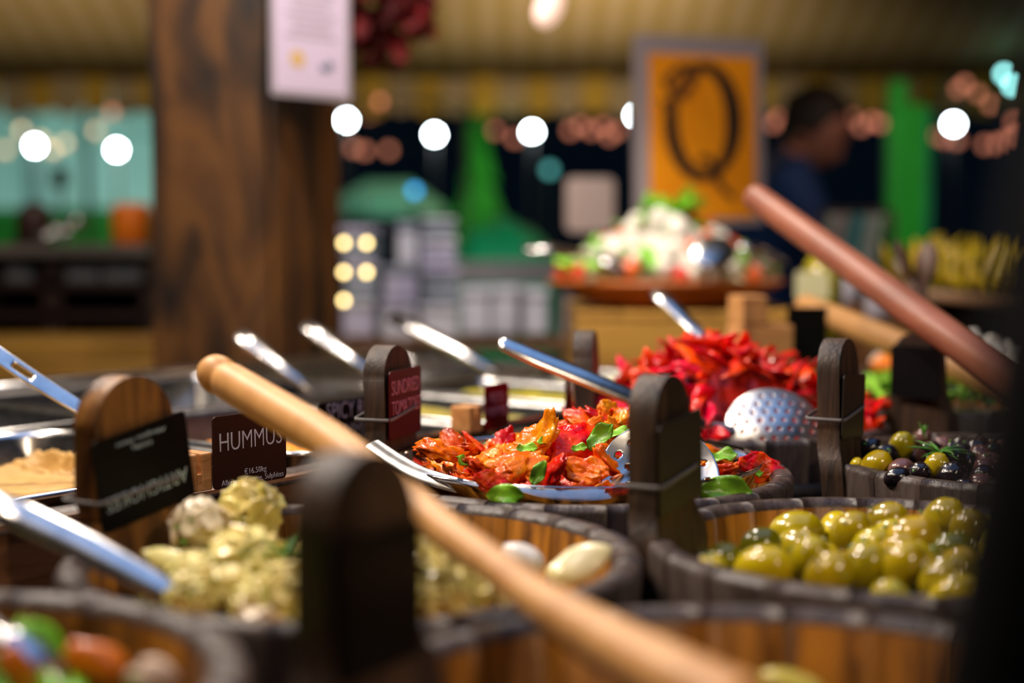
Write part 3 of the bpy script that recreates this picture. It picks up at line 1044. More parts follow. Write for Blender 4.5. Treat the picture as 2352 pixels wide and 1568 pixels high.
# the pieces that can be told apart
SPEC = [(1185, 1068, 1.105, (0.5, -0.2, 0.45), 1.25, 3, 'large glossy red sundried tomato lying near the middle of the spoon handle'),
        (1265, 1088, 1.10, (1.0, -0.55, -0.95), 1.25, 1, 'long red sundried tomato leaning steeply right of the middle'),
        (1400, 1062, 1.115, (0.6, 0.5, 0.5), 1.25, 2, 'long red sundried tomato beside the slotted spoon bowl'),
        (1235, 1010, 1.15, (0.6, -0.7, 0.2), 1.3, 0, 'big orange sundried tomato on the left peak of the heap'),
        (1000, 1035, 1.15, (0.3, 0.3, 0.2), 1.15, 4, 'dark orange sundried tomato at the left end of the heap'),
        (1320, 1020, 1.16, (0.8, -0.4, 0.8), 1.3, 5, 'red sundried tomato high on the heap under the basil leaf'),
        (1345, 1085, 1.10, (0.9, 0.2, -0.4), 1.0, 6, 'orange sundried tomato low beside the slotted spoon'),
        (1095, 1065, 1.12, (0.4, 0.1, 0.9), 1.0, 7, 'red sundried tomato with green flecks left of the middle'),
        (1735, 1075, 1.20, (1.2, 0.2, 0.3), 1.1, 8, 'curled orange-red sundried tomato ring alone at the right of the tub'),
        (1615, 1045, 1.21, (0.6, 0.1, 0.2), 1.1, 9, 'red sundried tomato just right of the dark ear of the olive tub'),
        (1660, 1085, 1.17, (0.3, 0.2, 2.2), 1.0, 2, 'flat sundried tomato right of the slotted spoon'),
        (1118, 1106, 1.062, (1.2, 0.2, 0.4), 0.72, 8, 'small round sundried tomato hanging over the spoon handle')]
for (px, py, d, e, s, k, lb_) in SPEC:
    tag(put('sundried_tomato', TOM[k], None, U(px, py, d), Euler(e), s), lb_, 'tomato', 'sundried tomatoes in the lined tub')
LEAFB = [leaf_data('leaf', M_BASIL, 0.026, 0.016, 0.6, 0.45, i, 14, 8, 0.0005) for i in range(4)]
for (px, py, d, e, s, lb_) in (
        (1378, 1006, 1.140, (0.75, -0.55, 0.5), 1.05, 'bright green basil leaf on top of the sundried tomatoes'),
        (1418, 1000, 1.16, (0.5, 0.3, 0.2), 0.9, 'narrow basil leaf tucked behind the bright one'),
        (1235, 1087, 1.085, (0.8, -0.9, 0.9), 0.75, 'dark green basil leaf lying on the tomato front'),
        (1058, 1062, 1.11, (0.9, 0.4, 1.4), 0.7, 'basil scrap on the left red tomato'),
        (1208, 1033, 1.135, (0.7, 0.2, 0.4), 0.65, 'basil scrap on the left peak of the tomatoes'),
        (1247, 1016, 1.14, (0.7, 0.1, 0.9), 0.5, 'tiny basil scrap on the orange tomato'),
        (1330, 1030, 1.14, (0.8, 0.1, 0.3), 0.5, 'tiny basil scrap right of the long red tomato'),
        (1160, 1137, 1.047, (1.35, 0.05, 0.1), 1.05, 'long green leaf pressed on the front of the clear liner'),
        (1662, 1128, 1.085, (1.3, 0.1, 0.25), 1.5, 'broad green leaf pressed on the right of the clear liner'),
        (1658, 1052, 1.20, (0.6, 0.1, 0.1), 0.95, 'green leaf on the tomatoes right of the olive tub ear'),
        (1730, 1092, 1.17, (0.5, 0.1, 0.2), 0.6, 'small green leaf below the curled tomato ring')):
    tag(put('basil_leaf', LEAFB[int(px) % 4], None, U(px, py, d), Euler(e), s), lb_, 'leaf')
pts = [rng.choice(surfS) + Vector((rng.uniform(-.01, .01), rng.uniform(-.01, .01), rng.uniform(-.002, .003))) for _ in range(80)]
flecks('chopped_herbs', pts, M_HERB, 0.0022, 'chopped herb flecks over the sundried tomatoes', 'herbs', 5)
flecks('chopped_garlic', [rng.choice(surfS) + Vector((rng.uniform(-.01, .01), rng.uniform(-.01, .01), rng.uniform(-.002, .003))) for _ in range(70)], M_GARLIC, 0.0014, 'pale garlic crumbs over the sundried tomatoes', 'garlic', 6, 0.6)

# --- red peppers
cP = TUBS['P']['c']


def hP(x, y):
    r = math.hypot(x + 0.020 * (1 - min(1, math.hypot(x, y) / 0.16)), y)
    return 0.086 * max(0, 1 - (r / 0.165) ** 1.15) + 0.004


bed('P', 0.150, lambda x, y: hP(x, y) - (0.030 if y < -0.05 else 0), M_BEDP, 'red pepper juice under the heap of red strips', drop=0.016)
for layer, (sp, dz, nn) in enumerate(((0.0135, 0.003, 200), (0.019, -0.007, 90))):
    for (x, y) in in_disc(0.160, sp, nn, 9000, seed=31 + layer):
        if y < -0.058 and x > -0.035:
            continue
        z = hP(x, y) + dz + rng.uniform(-0.004, 0.006)
        sl = 0.003
        gx_ = (hP(x + sl, y) - hP(x - sl, y)) / (2 * sl)
        gy_ = (hP(x, y + sl) - hP(x, y - sl)) / (2 * sl)
        e = Euler((math.atan(gy_) + rng.uniform(-.7, .7), -math.atan(gx_) + rng.uniform(-.7, .7), rng.uniform(0, 6.28)))
        tag(put('pepper_strip', PEPD[rng.randrange(9)], None, cP + Vector((x, y, z)), e, rng.uniform(0.8, 1.1)),
            *zone('red pepper strip', x, y, 0.055, 'the tall red heap', 'glossy bright '), )
for (px, py, d) in ((1425, 930, 1.40), (1400, 962, 1.39), (1440, 950, 1.38), (1470, 965, 1.37), (1410, 945, 1.42)):
    tag(put('pepper_strip', PEPD[rng.randrange(9)], None, U(px, py, d), Euler((rng.uniform(-1, 1), rng.uniform(-1, 1), rng.uniform(0, 6))), 1.0),
        'red pepper strip spilling over the left rim of the pepper tub', 'pepper', 'pepper strips on the left rim')
for (px, py, d) in ((1985, 985, 1.46), (2005, 995, 1.46), (1970, 965, 1.47), (2020, 990, 1.47), (1990, 975, 1.48), (1962, 990, 1.46)):
    tag(put('pepper_strip', PEPD[rng.randrange(9)], None, U(px, py, d), Euler((rng.uniform(-1, 1), 1.2 + rng.uniform(-.4, .4), rng.uniform(0, 6))), 0.9),
        'red pepper tip standing up right of the left olive ear', 'pepper', 'pepper tips right of the ear')

# --- artichoke hearts
CORE = blob_data('heart', M_ART, (0.0150, 0.0150, 0.0135), 0.12, 1.5, 3, 3)
COREP = blob_data('heart', M_ARTP, (0.0150, 0.0150, 0.0135), 0.12, 1.5, 4, 3)


def petal_fn(p, off):
    a = p.x / 0.017
    r = 0.017 - p.z
    p = Vector((r * math.sin(a), p.y, r * math.cos(a) - 0.017))
    a = p.y / 0.015
    p.z -= 0.5 * p.y * p.y / 0.013
    return p


PET = [blob_data('petal', M_ART, (0.0135, 0.0080 + 0.0014 * (i % 2), 0.0030), 0.34, 1.6, 50 + i, 3, petal_fn) for i in range(4)]
PETP = [blob_data('petal', M_ARTP, (0.0115, 0.0082, 0.0030), 0.18, 1.6, 60 + i, 3, petal_fn) for i in range(3)]


def artichoke(loc, diam, e, label, pink=False, rings=((0.05, 6), (0.62, 5), (1.10, 3)), group='artichoke hearts in the artichoke tub'):
    t = thing('artichoke_heart', label, 'artichoke', loc, e, group)
    t.scale = (diam / 0.042,) * 3
    put('heart', COREP if pink else CORE, t)
    for lat, n in rings:
        for k in range(n):
            a = 2 * PI * k / n + lat * 1.7 + rng.uniform(-.15, .15)
            la = lat + rng.uniform(-.1, .1)
            nrm = Vector((math.cos(la) * math.cos(a), math.cos(la) * math.sin(a), math.sin(la)))
            upv = (Vector((0, 0, 1)) - nrm * nrm.z).normalized()
            side = upv.cross(nrm)
            m = Matrix((upv, side, upv.cross(side))).transposed()
            if m.determinant() < 0:
                m = Matrix((upv, -side, nrm)).transposed()
            put('petal', rng.choice(PETP if pink else PET), t, nrm * 0.0168, m.to_euler(), rng.uniform(0.85, 1.12))
    return t


ARTS = [(572, 1178, 0.945, 0.0405, (0.5, -0.3, 0.4), 'yellow-green artichoke heart on top of the pile', False),
        (460, 1216, 0.915, 0.0395, (-0.4, 0.3, 1.2), 'pinkish artichoke heart at the left of the top one', True),
        (560, 1298, 0.850, 0.0430, (0.9, 0.2, 2.0), 'herb-flecked artichoke heart in the middle below the top two', False),
        (442, 1325, 0.815, 0.0270, (0.2, 0.7, 0.3), 'small artichoke piece left of the herb-flecked heart', False),
        (655, 1365, 0.790, 0.0330, (0.4, 0.2, 1.0), 'artichoke heart against the near ear', False),
        (525, 1352, 0.800, 0.0250, (0.3, 0.9, 0.0), 'small artichoke piece under the herb-flecked heart', False),
        (440, 1372, 0.785, 0.0270, (1.2, 0.2, 0.6), 'artichoke piece at the left front of the tub', False),
        (585, 1385, 0.785, 0.0260, (0.2, 0.2, 0.5), 'artichoke piece in front, under the middle heart', False),
        (985, 1298, 0.865, 0.0380, (0.6, 0.4, 0.9), 'artichoke heart right of the near ear, behind the stick', False),
        (935, 1240, 0.930, 0.0320, (0.3, -0.6, 0.2), 'pale artichoke piece half hidden by the near ear', False),
        (1040, 1368, 0.790, 0.0300, (0.7, 0.3, 0.2), 'pale artichoke piece at the right front of the tub', False),
        (975, 1385, 0.785, 0.0230, (0.7, 0.3, 1.2), 'small artichoke scrap beside the near ear', False),
        (1120, 1370, 0.795, 0.0270, (0.2, 0.3, 2.2), 'artichoke piece under the crossing stick', False)]
for (px, py, d, s, e, lb_, pk) in ARTS:
    artichoke(U(px, py, d), s, e, lb_, pk)
# slices and loose scales that lie apart
SL = blob_data('scale', M_ART, (0.021, 0.0095, 0.0060), 0.2, 1.4, 71, 3, curl_fn(14, 0.0008, 90, 20))
SLW = blob_data('scale', pm('white_onion_flesh', [(0.3, (0.66, 0.62, 0.58)), (0.7, (0.80, 0.78, 0.74))], scale=40, rough=0.3, coat=0.3), (0.0165, 0.0125, 0.010), 0.15, 1.4, 72, 3)
SLY = blob_data('scale', pm('pale_yellow_scale', [(0.35, (0.84, 0.72, 0.28)), (0.6, (0.80, 0.72, 0.46))], scale=18, rough=0.3, coat=0.3), (0.023, 0.0125, 0.006), 0.15, 1.4, 73, 3, curl_fn(10, 0.0006, 90, 20))
tag(put('artichoke_slice', SL, None, U(400, 1288, 0.850), Euler((0.5, 0.25, 0.15)), 0.86), 'curved cream artichoke slice at the left of the pile', 'artichoke')
tag(put('artichoke_slice', SL, None, U(405, 1345, 0.80), Euler((0.2, -0.35, 0.5)), 0.8), 'pale artichoke slice lowest at the left', 'artichoke')
tag(put('artichoke_slice', SL, None, U(655, 1310, 0.83), Euler((1.0, -0.75, 0.1)), 0.7), 'artichoke slice standing against the near ear', 'artichoke')
tag(put('onion_piece', SLW, None, U(1200, 1283, 0.885), Euler((0.2, 0.3, -0.3)), 0.92), 'white onion piece inside the right of the artichoke tub', 'onion')
tag(put('artichoke_scale', SLY, None, U(1330, 1298, 0.870), Euler((0.75, -0.42, 0.25)), 0.96), 'pale yellow pointed artichoke scale leaning on the right wall', 'artichoke')


def hA(x, y):
    return -0.020 + 0.012 * max(0, 1 - math.hypot(x + 0.03, y) / 0.13) - 0.030 * max(0, min(1, (x - 0.03) / 0.06))


bed('A', 0.135, hA, M_BEDO, 'dark oily brine between the artichoke hearts', drop=0.010)
cA = TUBS['A']['c']
for (x, y) in in_disc(0.115, 0.034, 34, seed=5):
    if x > 0.045 and y > -0.06:
        continue
    artichoke(cA + Vector((x, y, hA(x, y) - 0.006)), rng.uniform(0.026, 0.034), (rng.uniform(-1, 1), rng.uniform(-1, 1), rng.uniform(0, 6)),
              'cream artichoke heart low in the artichoke tub, under the others', rng.random() < 0.2, ((0.15, 5), (0.8, 4)))
pts = [U(rng.uniform(400, 690), rng.uniform(1270, 1390), rng.uniform(0.80, 0.88)) for _ in range(50)] + [U(rng.uniform(925, 1120), rng.uniform(1290, 1390), rng.uniform(0.80, 0.88)) for _ in range(40)]
for (px, py, d, s_, e, lb_, pk) in ARTS:
    for _ in range(16):
        dv = Vector((rng.uniform(-1, 1), rng.uniform(-1, 0.1), rng.uniform(-.4, 1))).normalized()
        pts.append(U(px, py, d) + dv * s_ * 0.47)
flecks('chopped_herbs', pts, M_HERB, 0.0028, 'chopped dark green herbs among the artichoke hearts', 'herbs', 8)
DILL = pm('green_sprig', [(0.3, (0.03, 0.14, 0.01)), (0.7, (0.10, 0.32, 0.02))], scale=80, rough=0.4)


def sprig(name, loc, size, n, label, mat=DILL, spread=0.9, upr=0.6, seed=1):
    q = random.Random(seed)
    v, f = [], []
    for k in range(n):
        a = 2 * PI * k / n + q.uniform(-.2, .2)
        d = Vector((math.cos(a) * spread, math.sin(a) * spread, upr + q.uniform(-.3, .4))).normalized()
        side = d.cross(Vector((0, 0, 1))).normalized()
        nn = side.cross(d)
        b = len(v)
        L = size * q.uniform(0.7, 1.15)
        for i, (t, wd) in enumerate(((0, .05), (.35, .09), (.7, .06), (1, .008))):
            c = d * L * t + Vector((0, 0, -0.25 * L * t * t))
            for (su, sv) in ((1, 0), (0, .35), (-1, 0), (0, -.35)):
                v.append(c + side * su * wd * L + nn * sv * wd * L)
        for i in range(3):
            for e in range(4):
                e2 = (e + 1) % 4
                f.append((b + i * 4 + e, b + i * 4 + e2, b + i * 4 + 4 + e2, b + i * 4 + 4 + e))
    return tag(put(name, md(name, v, f, mat), None, loc), label, 'herb sprig')


sprig('parsley_sprig', U(655, 1275, 0.83), 0.022, 11, 'dark green parsley sprig beside the near ear among the artichokes', seed=4)
sprig('parsley_sprig', U(478, 1300, 0.835), 0.018, 9, 'dark green parsley sprig between the left artichoke pieces', seed=5)


# --- olives
def olive_parts(mat, rx, rz, wr=0, seed=0):
    pr = [(0.0012, rz * 0.93), (rx * 0.12, rz * 0.985), (rx * 0.22, rz * 0.965)]
    for k in range(3, 15):
        a = PI / 2 - (PI * 0.985) * (k / 14.0)
        pr.append((rx * math.cos(a) if k < 14 else 0.0, rz * math.sin(a)))
    pr = [(0.0, rz * 0.92)] + pr[1:]
    me = lathe_data('olive', pr, mat, 22)
    if wr:
        for v_ in me.vertices:
            p = v_.co.copy()
            v_.co = p * (1 - wr * abs(noise.noise(Vector((p.x * 190, p.y * 190, p.z * 90)) + Vector((seed, 0, 0)))))
    return me


HOLE = {}
OLV = {'g': (olive_parts(M_OLG, 0.0125, 0.0160), 0.0160), 'y': (olive_parts(M_OLY, 0.0125, 0.0170), 0.0170), 'd': (olive_parts(M_OLD, 0.0125, 0.0150), 0.0150),
       'b': (olive_parts(M_OLB, 0.0120, 0.0150), 0.0150), 'w': (olive_parts(M_OLB, 0.0120, 0.0140, 0.3, 5), 0.0140), 'k': (olive_parts(M_OLK, 0.0120, 0.0150), 0.0150)}
HOLED = lathe_data('stone_hole', [(0.0022, 0.0), (0.0020, 0.0006), (0.0, 0.0004)], M_HOLE, 10)


def olive(kind, loc, s, e, label, group=None, hole=True):
    me, rz = OLV[kind]
    o = put('olive', me, None, loc, e, s)
    tag(o, label, 'olive', group)
    if hole and kind in 'gyd':
        put('stone_hole', HOLED, o, (0, 0, rz * 0.915))
    return o


cG = TUBS['G']['c']
GL = [('g', 1830, 1224, 1.000, 1.28, (0.1, 1.45, 0.1), 'big green olive lying highest on the left of the green olives'),
      ('d', 1748, 1252, 0.960, 1.00, (0.6, 1.2, 0.8), 'deep green olive left of the big shiny one'),
      ('d', 1660, 1290, 0.905, 0.96, (0.3, 0.9, 0.3), 'deep green olive near the left wall of the green olive tub'),
      ('y', 1752, 1305, 0.868, 1.15, (0.2, 1.25, -0.25), 'bright yellow-green olive with a pointed end in front'),
      ('y', 1632, 1303, 0.850, 0.60, (0.2, 1.3, 0.3), 'small yellow olive end by the left rim'),
      ('g', 1862, 1282, 0.890, 1.02, (0.5, 0.3, 0.2), 'green olive standing right of the yellow-green one'),
      ('g', 1955, 1230, 0.975, 1.18, (0.4, 0.2, 0.4), 'tall green olive in the middle of the green olives'),
      ('g', 2035, 1205, 1.000, 1.20, (0.5, 0.6, 0.1), 'green olive behind the middle one'),
      ('g', 1905, 1318, 0.850, 1.05, (0.4, 0.8, 0.5), 'green olive low in front of the middle one'),
      ('g', 1985, 1300, 0.880, 1.05, (0.7, 0.5, 0.9), 'green olive in front, half covered with garlic'),
      ('g', 2075, 1300, 0.870, 1.10, (0.2, 0.4, 0.7), 'green olive in front at right'),
      ('g', 2095, 1235, 0.950, 1.20, (0.4, 1.2, 0.2), 'wide green olive right of the middle'),
      ('g', 2165, 1195, 1.000, 1.15, (0.4, 0.4, 0.2), 'green olive at the dim right back'),
      ('g', 2175, 1330, 0.840, 1.15, (0.3, 1.0, 0.4), 'green olive at the dim right front')]
ols = []
for (k, px, py, d, s, e, lb_) in GL:
    p = U(px, py, d)
    olive(k, p, s, e, lb_, 'green olives in the near right tub')
    ols.append((p, s * 0.0135))


def hG(x, y):
    return -0.028 + 0.020 * max(0, min(1, (x + 0.09) / 0.16)) - 0.02 * max(0, (math.hypot(x, y) - 0.10) / 0.04)


bed('G', 0.128, hG, M_BEDO, 'murky oil under the green olives', drop=0.006)
for layer, (sp, dz) in enumerate(((0.024, 0.002), (0.027, -0.018))):
    for (x, y) in in_disc(0.118, sp, 60, seed=17 + layer):
        p = cG + Vector((x, y, hG(x, y) + dz))
        if any((p - q).length < 0.021 for q, _ in ols):
            continue
        olive(rng.choice('gggyd'), p, rng.uniform(0.92, 1.12), (rng.uniform(-1.5, 1.5), rng.uniform(-1.5, 1.5), rng.uniform(0, 6)),
              *zone('green olive', x, y, 0.05, 'the near right tub of olives', 'plump ')[::2])
        if layer == 0:
            ols.append((p, 0.0135))
pts, pg = [], []
for _ in range(420):
    p, r = rng.choice(ols[4:])
    dv = Vector((rng.uniform(-1, 1), rng.uniform(-1, 0.6), rng.uniform(0.1, 1))).normalized()
    (pts if rng.random() < 0.5 else pg).append(p + dv * r * 1.02)
flecks('chopped_herbs', pts, M_HERB, 0.0022, 'chopped green herbs over the green olives', 'herbs', 9)
flecks('chopped_garlic', pg, M_GARLIC, 0.0019, 'pale garlic crumbs over the green olives', 'garlic', 10, 0.6)

cM = TUBS['M']['c']
ML = [('g', 2070, 1026, 1.290, 0.98, (0.3, 0.3, 0.1), 'green olive with a herb fleck, highest of the mixed olives'),
      ('g', 2012, 1072, 1.220, 1.08, (0.5, 0.4, 0.5), 'herb-covered green olive at the left of the mixed olives'),
      ('y', 1966, 1068, 1.230, 0.45, (0.3, 0.3, 0.6), 'small pale olive end by the left rim of the mixed olives'),
      ('k', 2070, 1077, 1.200, 0.80, (0.4, 1.2, 0.4), 'brown olive between two green ones'),
      ('b', 2062, 1098, 1.170, 0.82, (0.4, 1.3, 0.4), 'shiny black olive in front of the brown one'),
      ('g', 2150, 1072, 1.200, 0.88, (0.4, 0.3, 0.3), 'green olive right of the brown one'),
      ('k', 2128, 1040, 1.260, 0.78, (0.2, 0.6, 0.3), 'brown olive under the dill sprig'),
      ('w', 2192, 1052, 1.240, 0.95, (0.8, 1.0, 0.3), 'wrinkled black olive right of the dill sprig'),
      ('w', 2188, 1092, 1.180, 1.05, (0.3, 1.0, 0.3), 'large wrinkled black olive in front at right'),
      ('b', 1998, 1030, 1.290, 0.90, (0.6, 1.0, 0.7), 'dark purple-black olive behind at the left'),
      ('b', 2035, 1042, 1.280, 0.80, (0.2, 1.4, 0.2), 'black olive behind the herb-covered green one'),
      ('b', 2110, 1088, 1.190, 0.85, (0.9, 0.2, 0.2), 'black olive between the green one and the brown one'),
      ('k', 2118, 1005, 1.330, 0.75, (0.9, 0.2, 0.2), 'brown olive behind the dill sprig')]
olm = []
for (k, px, py, d, s, e, lb_) in ML:
    p = U(px, py, d)
    olive(k, p, s * 0.96, e, lb_, 'mixed olives in the right tub')
    olm.append((p, s * 0.012))


def hM(x, y):
    return -0.012 + 0.014 * max(0, 1 - math.hypot(x, y - 0.02) / 0.13)


bed('M', 0.140, hM, M_BEDO, 'dark oil under the mixed olives', drop=0.012)
for layer, (sp, dz) in enumerate(((0.0205, 0.0), (0.024, -0.012))):
    for (x, y) in in_disc(0.130, sp, 90, seed=27 + layer):
        p = cM + Vector((x, y, hM(x, y) + dz))
        if any((p - q).length < 0.018 for q, _ in olm):
            continue
        k = rng.choice('bbbwwwkkg')
        olive(k, p, rng.uniform(0.75, 0.95), (rng.uniform(-1.5, 1.5), rng.uniform(-1.5, 1.5), rng.uniform(0, 6)),
              {'b': 'smooth black olive packed among the mixed olives', 'w': 'wrinkled black olive packed among the mixed olives', 'k': 'brown olive packed among the mixed olives', 'g': 'green olive packed among the mixed olives'}[k],
              {'b': 'smooth black mixed olives', 'w': 'wrinkled black mixed olives', 'k': 'brown mixed olives', 'g': 'green mixed olives'}[k])
        if layer == 0:
            olm.append((p, 0.011))
pts, pg = [], []
for _ in range(260):
    p, r = rng.choice(olm)
    dv = Vector((rng.uniform(-1, 1), rng.uniform(-1, 0.6), rng.uniform(0.1, 1))).normalized()
    (pts if rng.random() < 0.65 else pg).append(p + dv * r * 1.02)
flecks('chopped_herbs', pts, M_HERB, 0.0024, 'chopped green herbs over the mixed olives', 'herbs', 19)
flecks('chopped_garlic', pg, M_GARLIC, 0.0014, 'pale garlic crumbs over the mixed olives', 'garlic', 20, 0.6)
sprig('dill_sprig', U(2160, 1038, 1.235), 0.030, 13, 'bright green dill sprig on the mixed olives', seed=7, upr=0.35)
sprig('dill_sprig', U(2122, 1000, 1.30), 0.018, 6, 'thin dill sprig standing behind the mixed olives', seed=8, upr=1.3, spread=0.4)

# --- green salad in the near left tub
cL = TUBS['L']['c']
M_LET = pm('lettuce_leaf', [(0.3, (0.06, 0.26, 0.002)), (0.7, (0.2, 0.5, 0.006))], scale=30, rough=0.35, rnd=0.3, bump=(3, 0.4))
LEAFL = [leaf_data('leaf', M_LET, 0.06, 0.042, 0.6, 0.25, 40 + i) for i in range(4)]


def hL(x, y):
    return -0.046 + 0.016 * max(0, (y + 0.0) / 0.13) + 0.012 * noise.noise(Vector((x * 25, y * 25, 0)))


bed('L', 0.120, hL, pm('salad_dressing', [(0.3, (0.02, 0.07, 0.006)), (0.7, (0.06, 0.14, 0.01))], scale=40, rough=0.3), 'green dressing under the salad', drop=0.012)
for k, (x, y) in enumerate(in_disc(0.108, 0.026, 46, seed=41)):
    tag(put('lettuce_leaf', LEAFL[k % 4], None, cL + Vector((x, y, hL(x, y) + 0.004)), (rng.uniform(-.6, .6), rng.uniform(-.6, .6), rng.uniform(0, 6.28)), rng.uniform(0.6, 0.95)),
        'crumpled green lettuce leaf in the near left tub', 'leaf', 'lettuce leaves in the near left tub')
M_CAR = pm('orange_carrot', [(0.3, (0.8, 0.16, 0.002)), (0.7, (0.9, 0.24, 0.004))], scale=40, rough=0.3, coat=0.3)
CARD_ = blob_data('carrot', M_CAR, (0.019, 0.011, 0.0055), 0.25, 1.4, 80, 3)
ONI = blob_data('onion', pm('blush_onion', [(0.3, (0.72, 0.52, 0.36)), (0.7, (0.82, 0.66, 0.50))], scale=30, rough=0.3), (0.010, 0.007, 0.005), 0.2, 1.4, 81, 3)
tag(put('carrot_piece', CARD_, None, U(222, 1520, 0.655), (0.9, 0.5, 0.3), 0.85), 'orange carrot piece in the middle of the green salad', 'carrot')
tag(put('carrot_piece', CARD_, None, U(45, 1545, 0.640), (0.6, 1.2, 0.2), 0.75), 'orange carrot piece at the left of the green salad', 'carrot')
tag(put('onion_piece', ONI, None, U(365, 1545, 0.64), (0.4, 0.6, 0.2), 1.0), 'pale onion piece at the right of the green salad', 'onion')
tag(put('onion_piece', ONI, None, U(325, 1562, 0.625), (0.1, 0.6, 1.2), 0.9), 'pale onion piece in front at the right of the green salad', 'onion')

t = thing('steel_spoon', 'shiny steel spoon lying in the green salad of the near left tub', 'spoon', U(40, 1495, 0.665))
_o = -Vector(t.location)
put('spoon_bowl', blob_data('spoon_bowl', M_STEEL, (0.021, 0.011, 0.005), 0.02, 1, 15, 3), t, U(80, 1518, 0.655) + _o, (0.5, 0.75, 0.1))
put('handle', tube_data('handle', [U(60, 1498, 0.658) + _o, U(10, 1455, 0.675) + _o, U(-60, 1400, 0.70) + _o], [0.004, 0.0045, 0.006], M_STEEL, 10, 0.5), t)

# --- pickles at the bottom of the nearest tub
cN = TUBS['N']['c']


def hN(x, y):
    return -0.048 + 0.02 * max(0, y / 0.17)


bed('N', 0.165, hN, M_BEDO, 'dark brine in the nearest tub', drop=0.010)
PIC = [blob_data('pickle', pm('yellow_pickle', [(0.3, (0.36, 0.30, 0.03)), (0.7, (0.55, 0.45, 0.08))], scale=30, rough=0.25), (0.018, 0.009, 0.008), 0.2, 1.4, 90, 3, curl_fn(12, 0, 1)),
       blob_data('pickle', pm('violet_onion', [(0.3, (0.22, 0.10, 0.20)), (0.7, (0.34, 0.20, 0.34))], scale=30, rough=0.25), (0.016, 0.010, 0.007), 0.2, 1.4, 91, 3, curl_fn(20, 0, 1))]
for k, (x, y) in enumerate(in_disc(0.150, 0.036, 40, seed=51)):
    j = 0 if x > 0 else 1
    tag(put('pickle', PIC[j], None, cN + Vector((x, y, hN(x, y))), (rng.uniform(-.5, .5), rng.uniform(-.5, .5), rng.uniform(0, 6.28)), 1.0),
        ('yellow-green pickle low in the nearest tub', 'violet onion piece low in the nearest tub')[j], 'pickle', ('yellow pickles in the nearest tub', 'violet onions in the nearest tub')[j])

# --- leaves and cubes in the far tubs
cK, cV = TUBS['K']['c'], TUBS['V']['c']
M_ROC = pm('rocket_leaf', [(0.3, (0.16, 0.42, 0.02)), (0.7, (0.36, 0.68, 0.05))], scale=40, rough=0.35, rnd=0.2)
LEAFR = [leaf_data('leaf', M_ROC, 0.05, 0.02, 0.7, 0.2, 60 + i) for i in range(3)]
bed('K', 0.128, lambda x, y: -0.010, pm('leaf_litter', [(0.3, (0.02, 0.05, 0.006)), (0.7, (0.05, 0.10, 0.01))], scale=40, rough=0.4), 'dark green leaf scraps under the rocket leaves', drop=0.012)
for k, (x, y) in enumerate(in_disc(0.118, 0.021, 60, seed=61)):
    tag(put('rocket_leaf', LEAFR[k % 3], None, cK + Vector((x, y, 0.004 + rng.uniform(-.004, .014))), (rng.uniform(-.7, .7), rng.uniform(-.7, .7), rng.uniform(0, 6.28)), rng.uniform(0.7, 1.0)),
        'bright green rocket leaf in the tub behind the mixed olives', 'leaf', 'rocket leaves behind the mixed olives')
M_FET = pm('feta_cheese', [(0.3, (0.663, 0.612, 0.51)), (0.7, (0.731, 0.697, 0.612))], scale=60, rough=0.5, bump=(3, 0.4), rnd=0.06)
M_TMT = pm('red_tomato_chunk', [(0.3, (0.62, 0.05, 0.012)), (0.7, (0.78, 0.13, 0.02))], scale=40, rough=0.3, hue=0.01, rnd=0.15, coat=0.3)
M_CHN = pm('orange_pepper_chunk', [(0.3, (0.75, 0.18, 0.01)), (0.7, (0.85, 0.28, 0.02))], scale=40, rough=0.3, rnd=0.15, coat=0.3)


def chunk(mat, s, seed):
    def fn(p, off):
        m = max(abs(p.x), abs(p.y), abs(p.z)) / max(1e-6, s)
        k = 1 / max(0.62, m) if m > 0 else 1
        return p * (0.55 + 0.45 * k)
    return blob_data('chunk', mat, (s, s * 0.9, s * 0.85), 0.15, 1.3, seed, 3, fn)


FETD = [chunk(M_FET, 0.016, 100 + i) for i in range(3)]
TMTD = [chunk(M_TMT, 0.016, 110 + i) for i in range(3)]
CHND = [chunk(M_CHN, 0.015, 120 + i) for i in range(2)]
bed('V', 0.128, lambda x, y: -0.006, M_BEDP, 'red juice under the orange and white cubes', drop=0.010)
for k, (x, y) in enumerate(in_disc(0.125, 0.023, 62, seed=71)):
    z = 0.008 + 0.045 * max(0, 1 - math.hypot(x, y) / 0.13)
    left = x < -0.02
    which = rng.choice(['c', 'c', 'r', 'f']) if left else rng.choice(['f', 'f', 'c'])
    dd, nm, lb_, ct_ = {'c': (CHND, 'pepper_chunk', 'orange pepper chunk in the farthest tub', 'pepper'), 'r': (TMTD, 'tomato_chunk', 'red tomato chunk in the farthest tub', 'tomato'), 'f': (FETD, 'feta_cube', 'white feta cube in the farthest tub', 'cheese')}[which]
    tag(put(nm, rng.choice(dd), None, cV + Vector((x, y, z)), (rng.uniform(0, 6), rng.uniform(0, 6), rng.uniform(0, 6)), rng.uniform(0.85, 1.15)), lb_, ct_, lb_.replace('chunk', 'chunks').replace('cube', 'cubes'))

# ---------------------------------------------------------------- spoons and skimmers


def sheet(name, pf, nu, nv, mat, parent, thick=0.0010, hole=None, sub=1):
    v = [pf(i / nu, j / nv) for i in range(nu + 1) for j in range(nv + 1)]
    f = []
    for i in range(nu):
        for j in range(nv):
            if hole and hole((i + .5) / nu, (j + .5) / nv):
                continue
            a = i * (nv + 1) + j
            f.append((a, a + nv + 1, a + nv + 2, a + 1))
    o = put(name, md(name, v, f, mat), parent)
    solid(o, thick, 0)
    if sub:
        subd(o, sub)
    return o


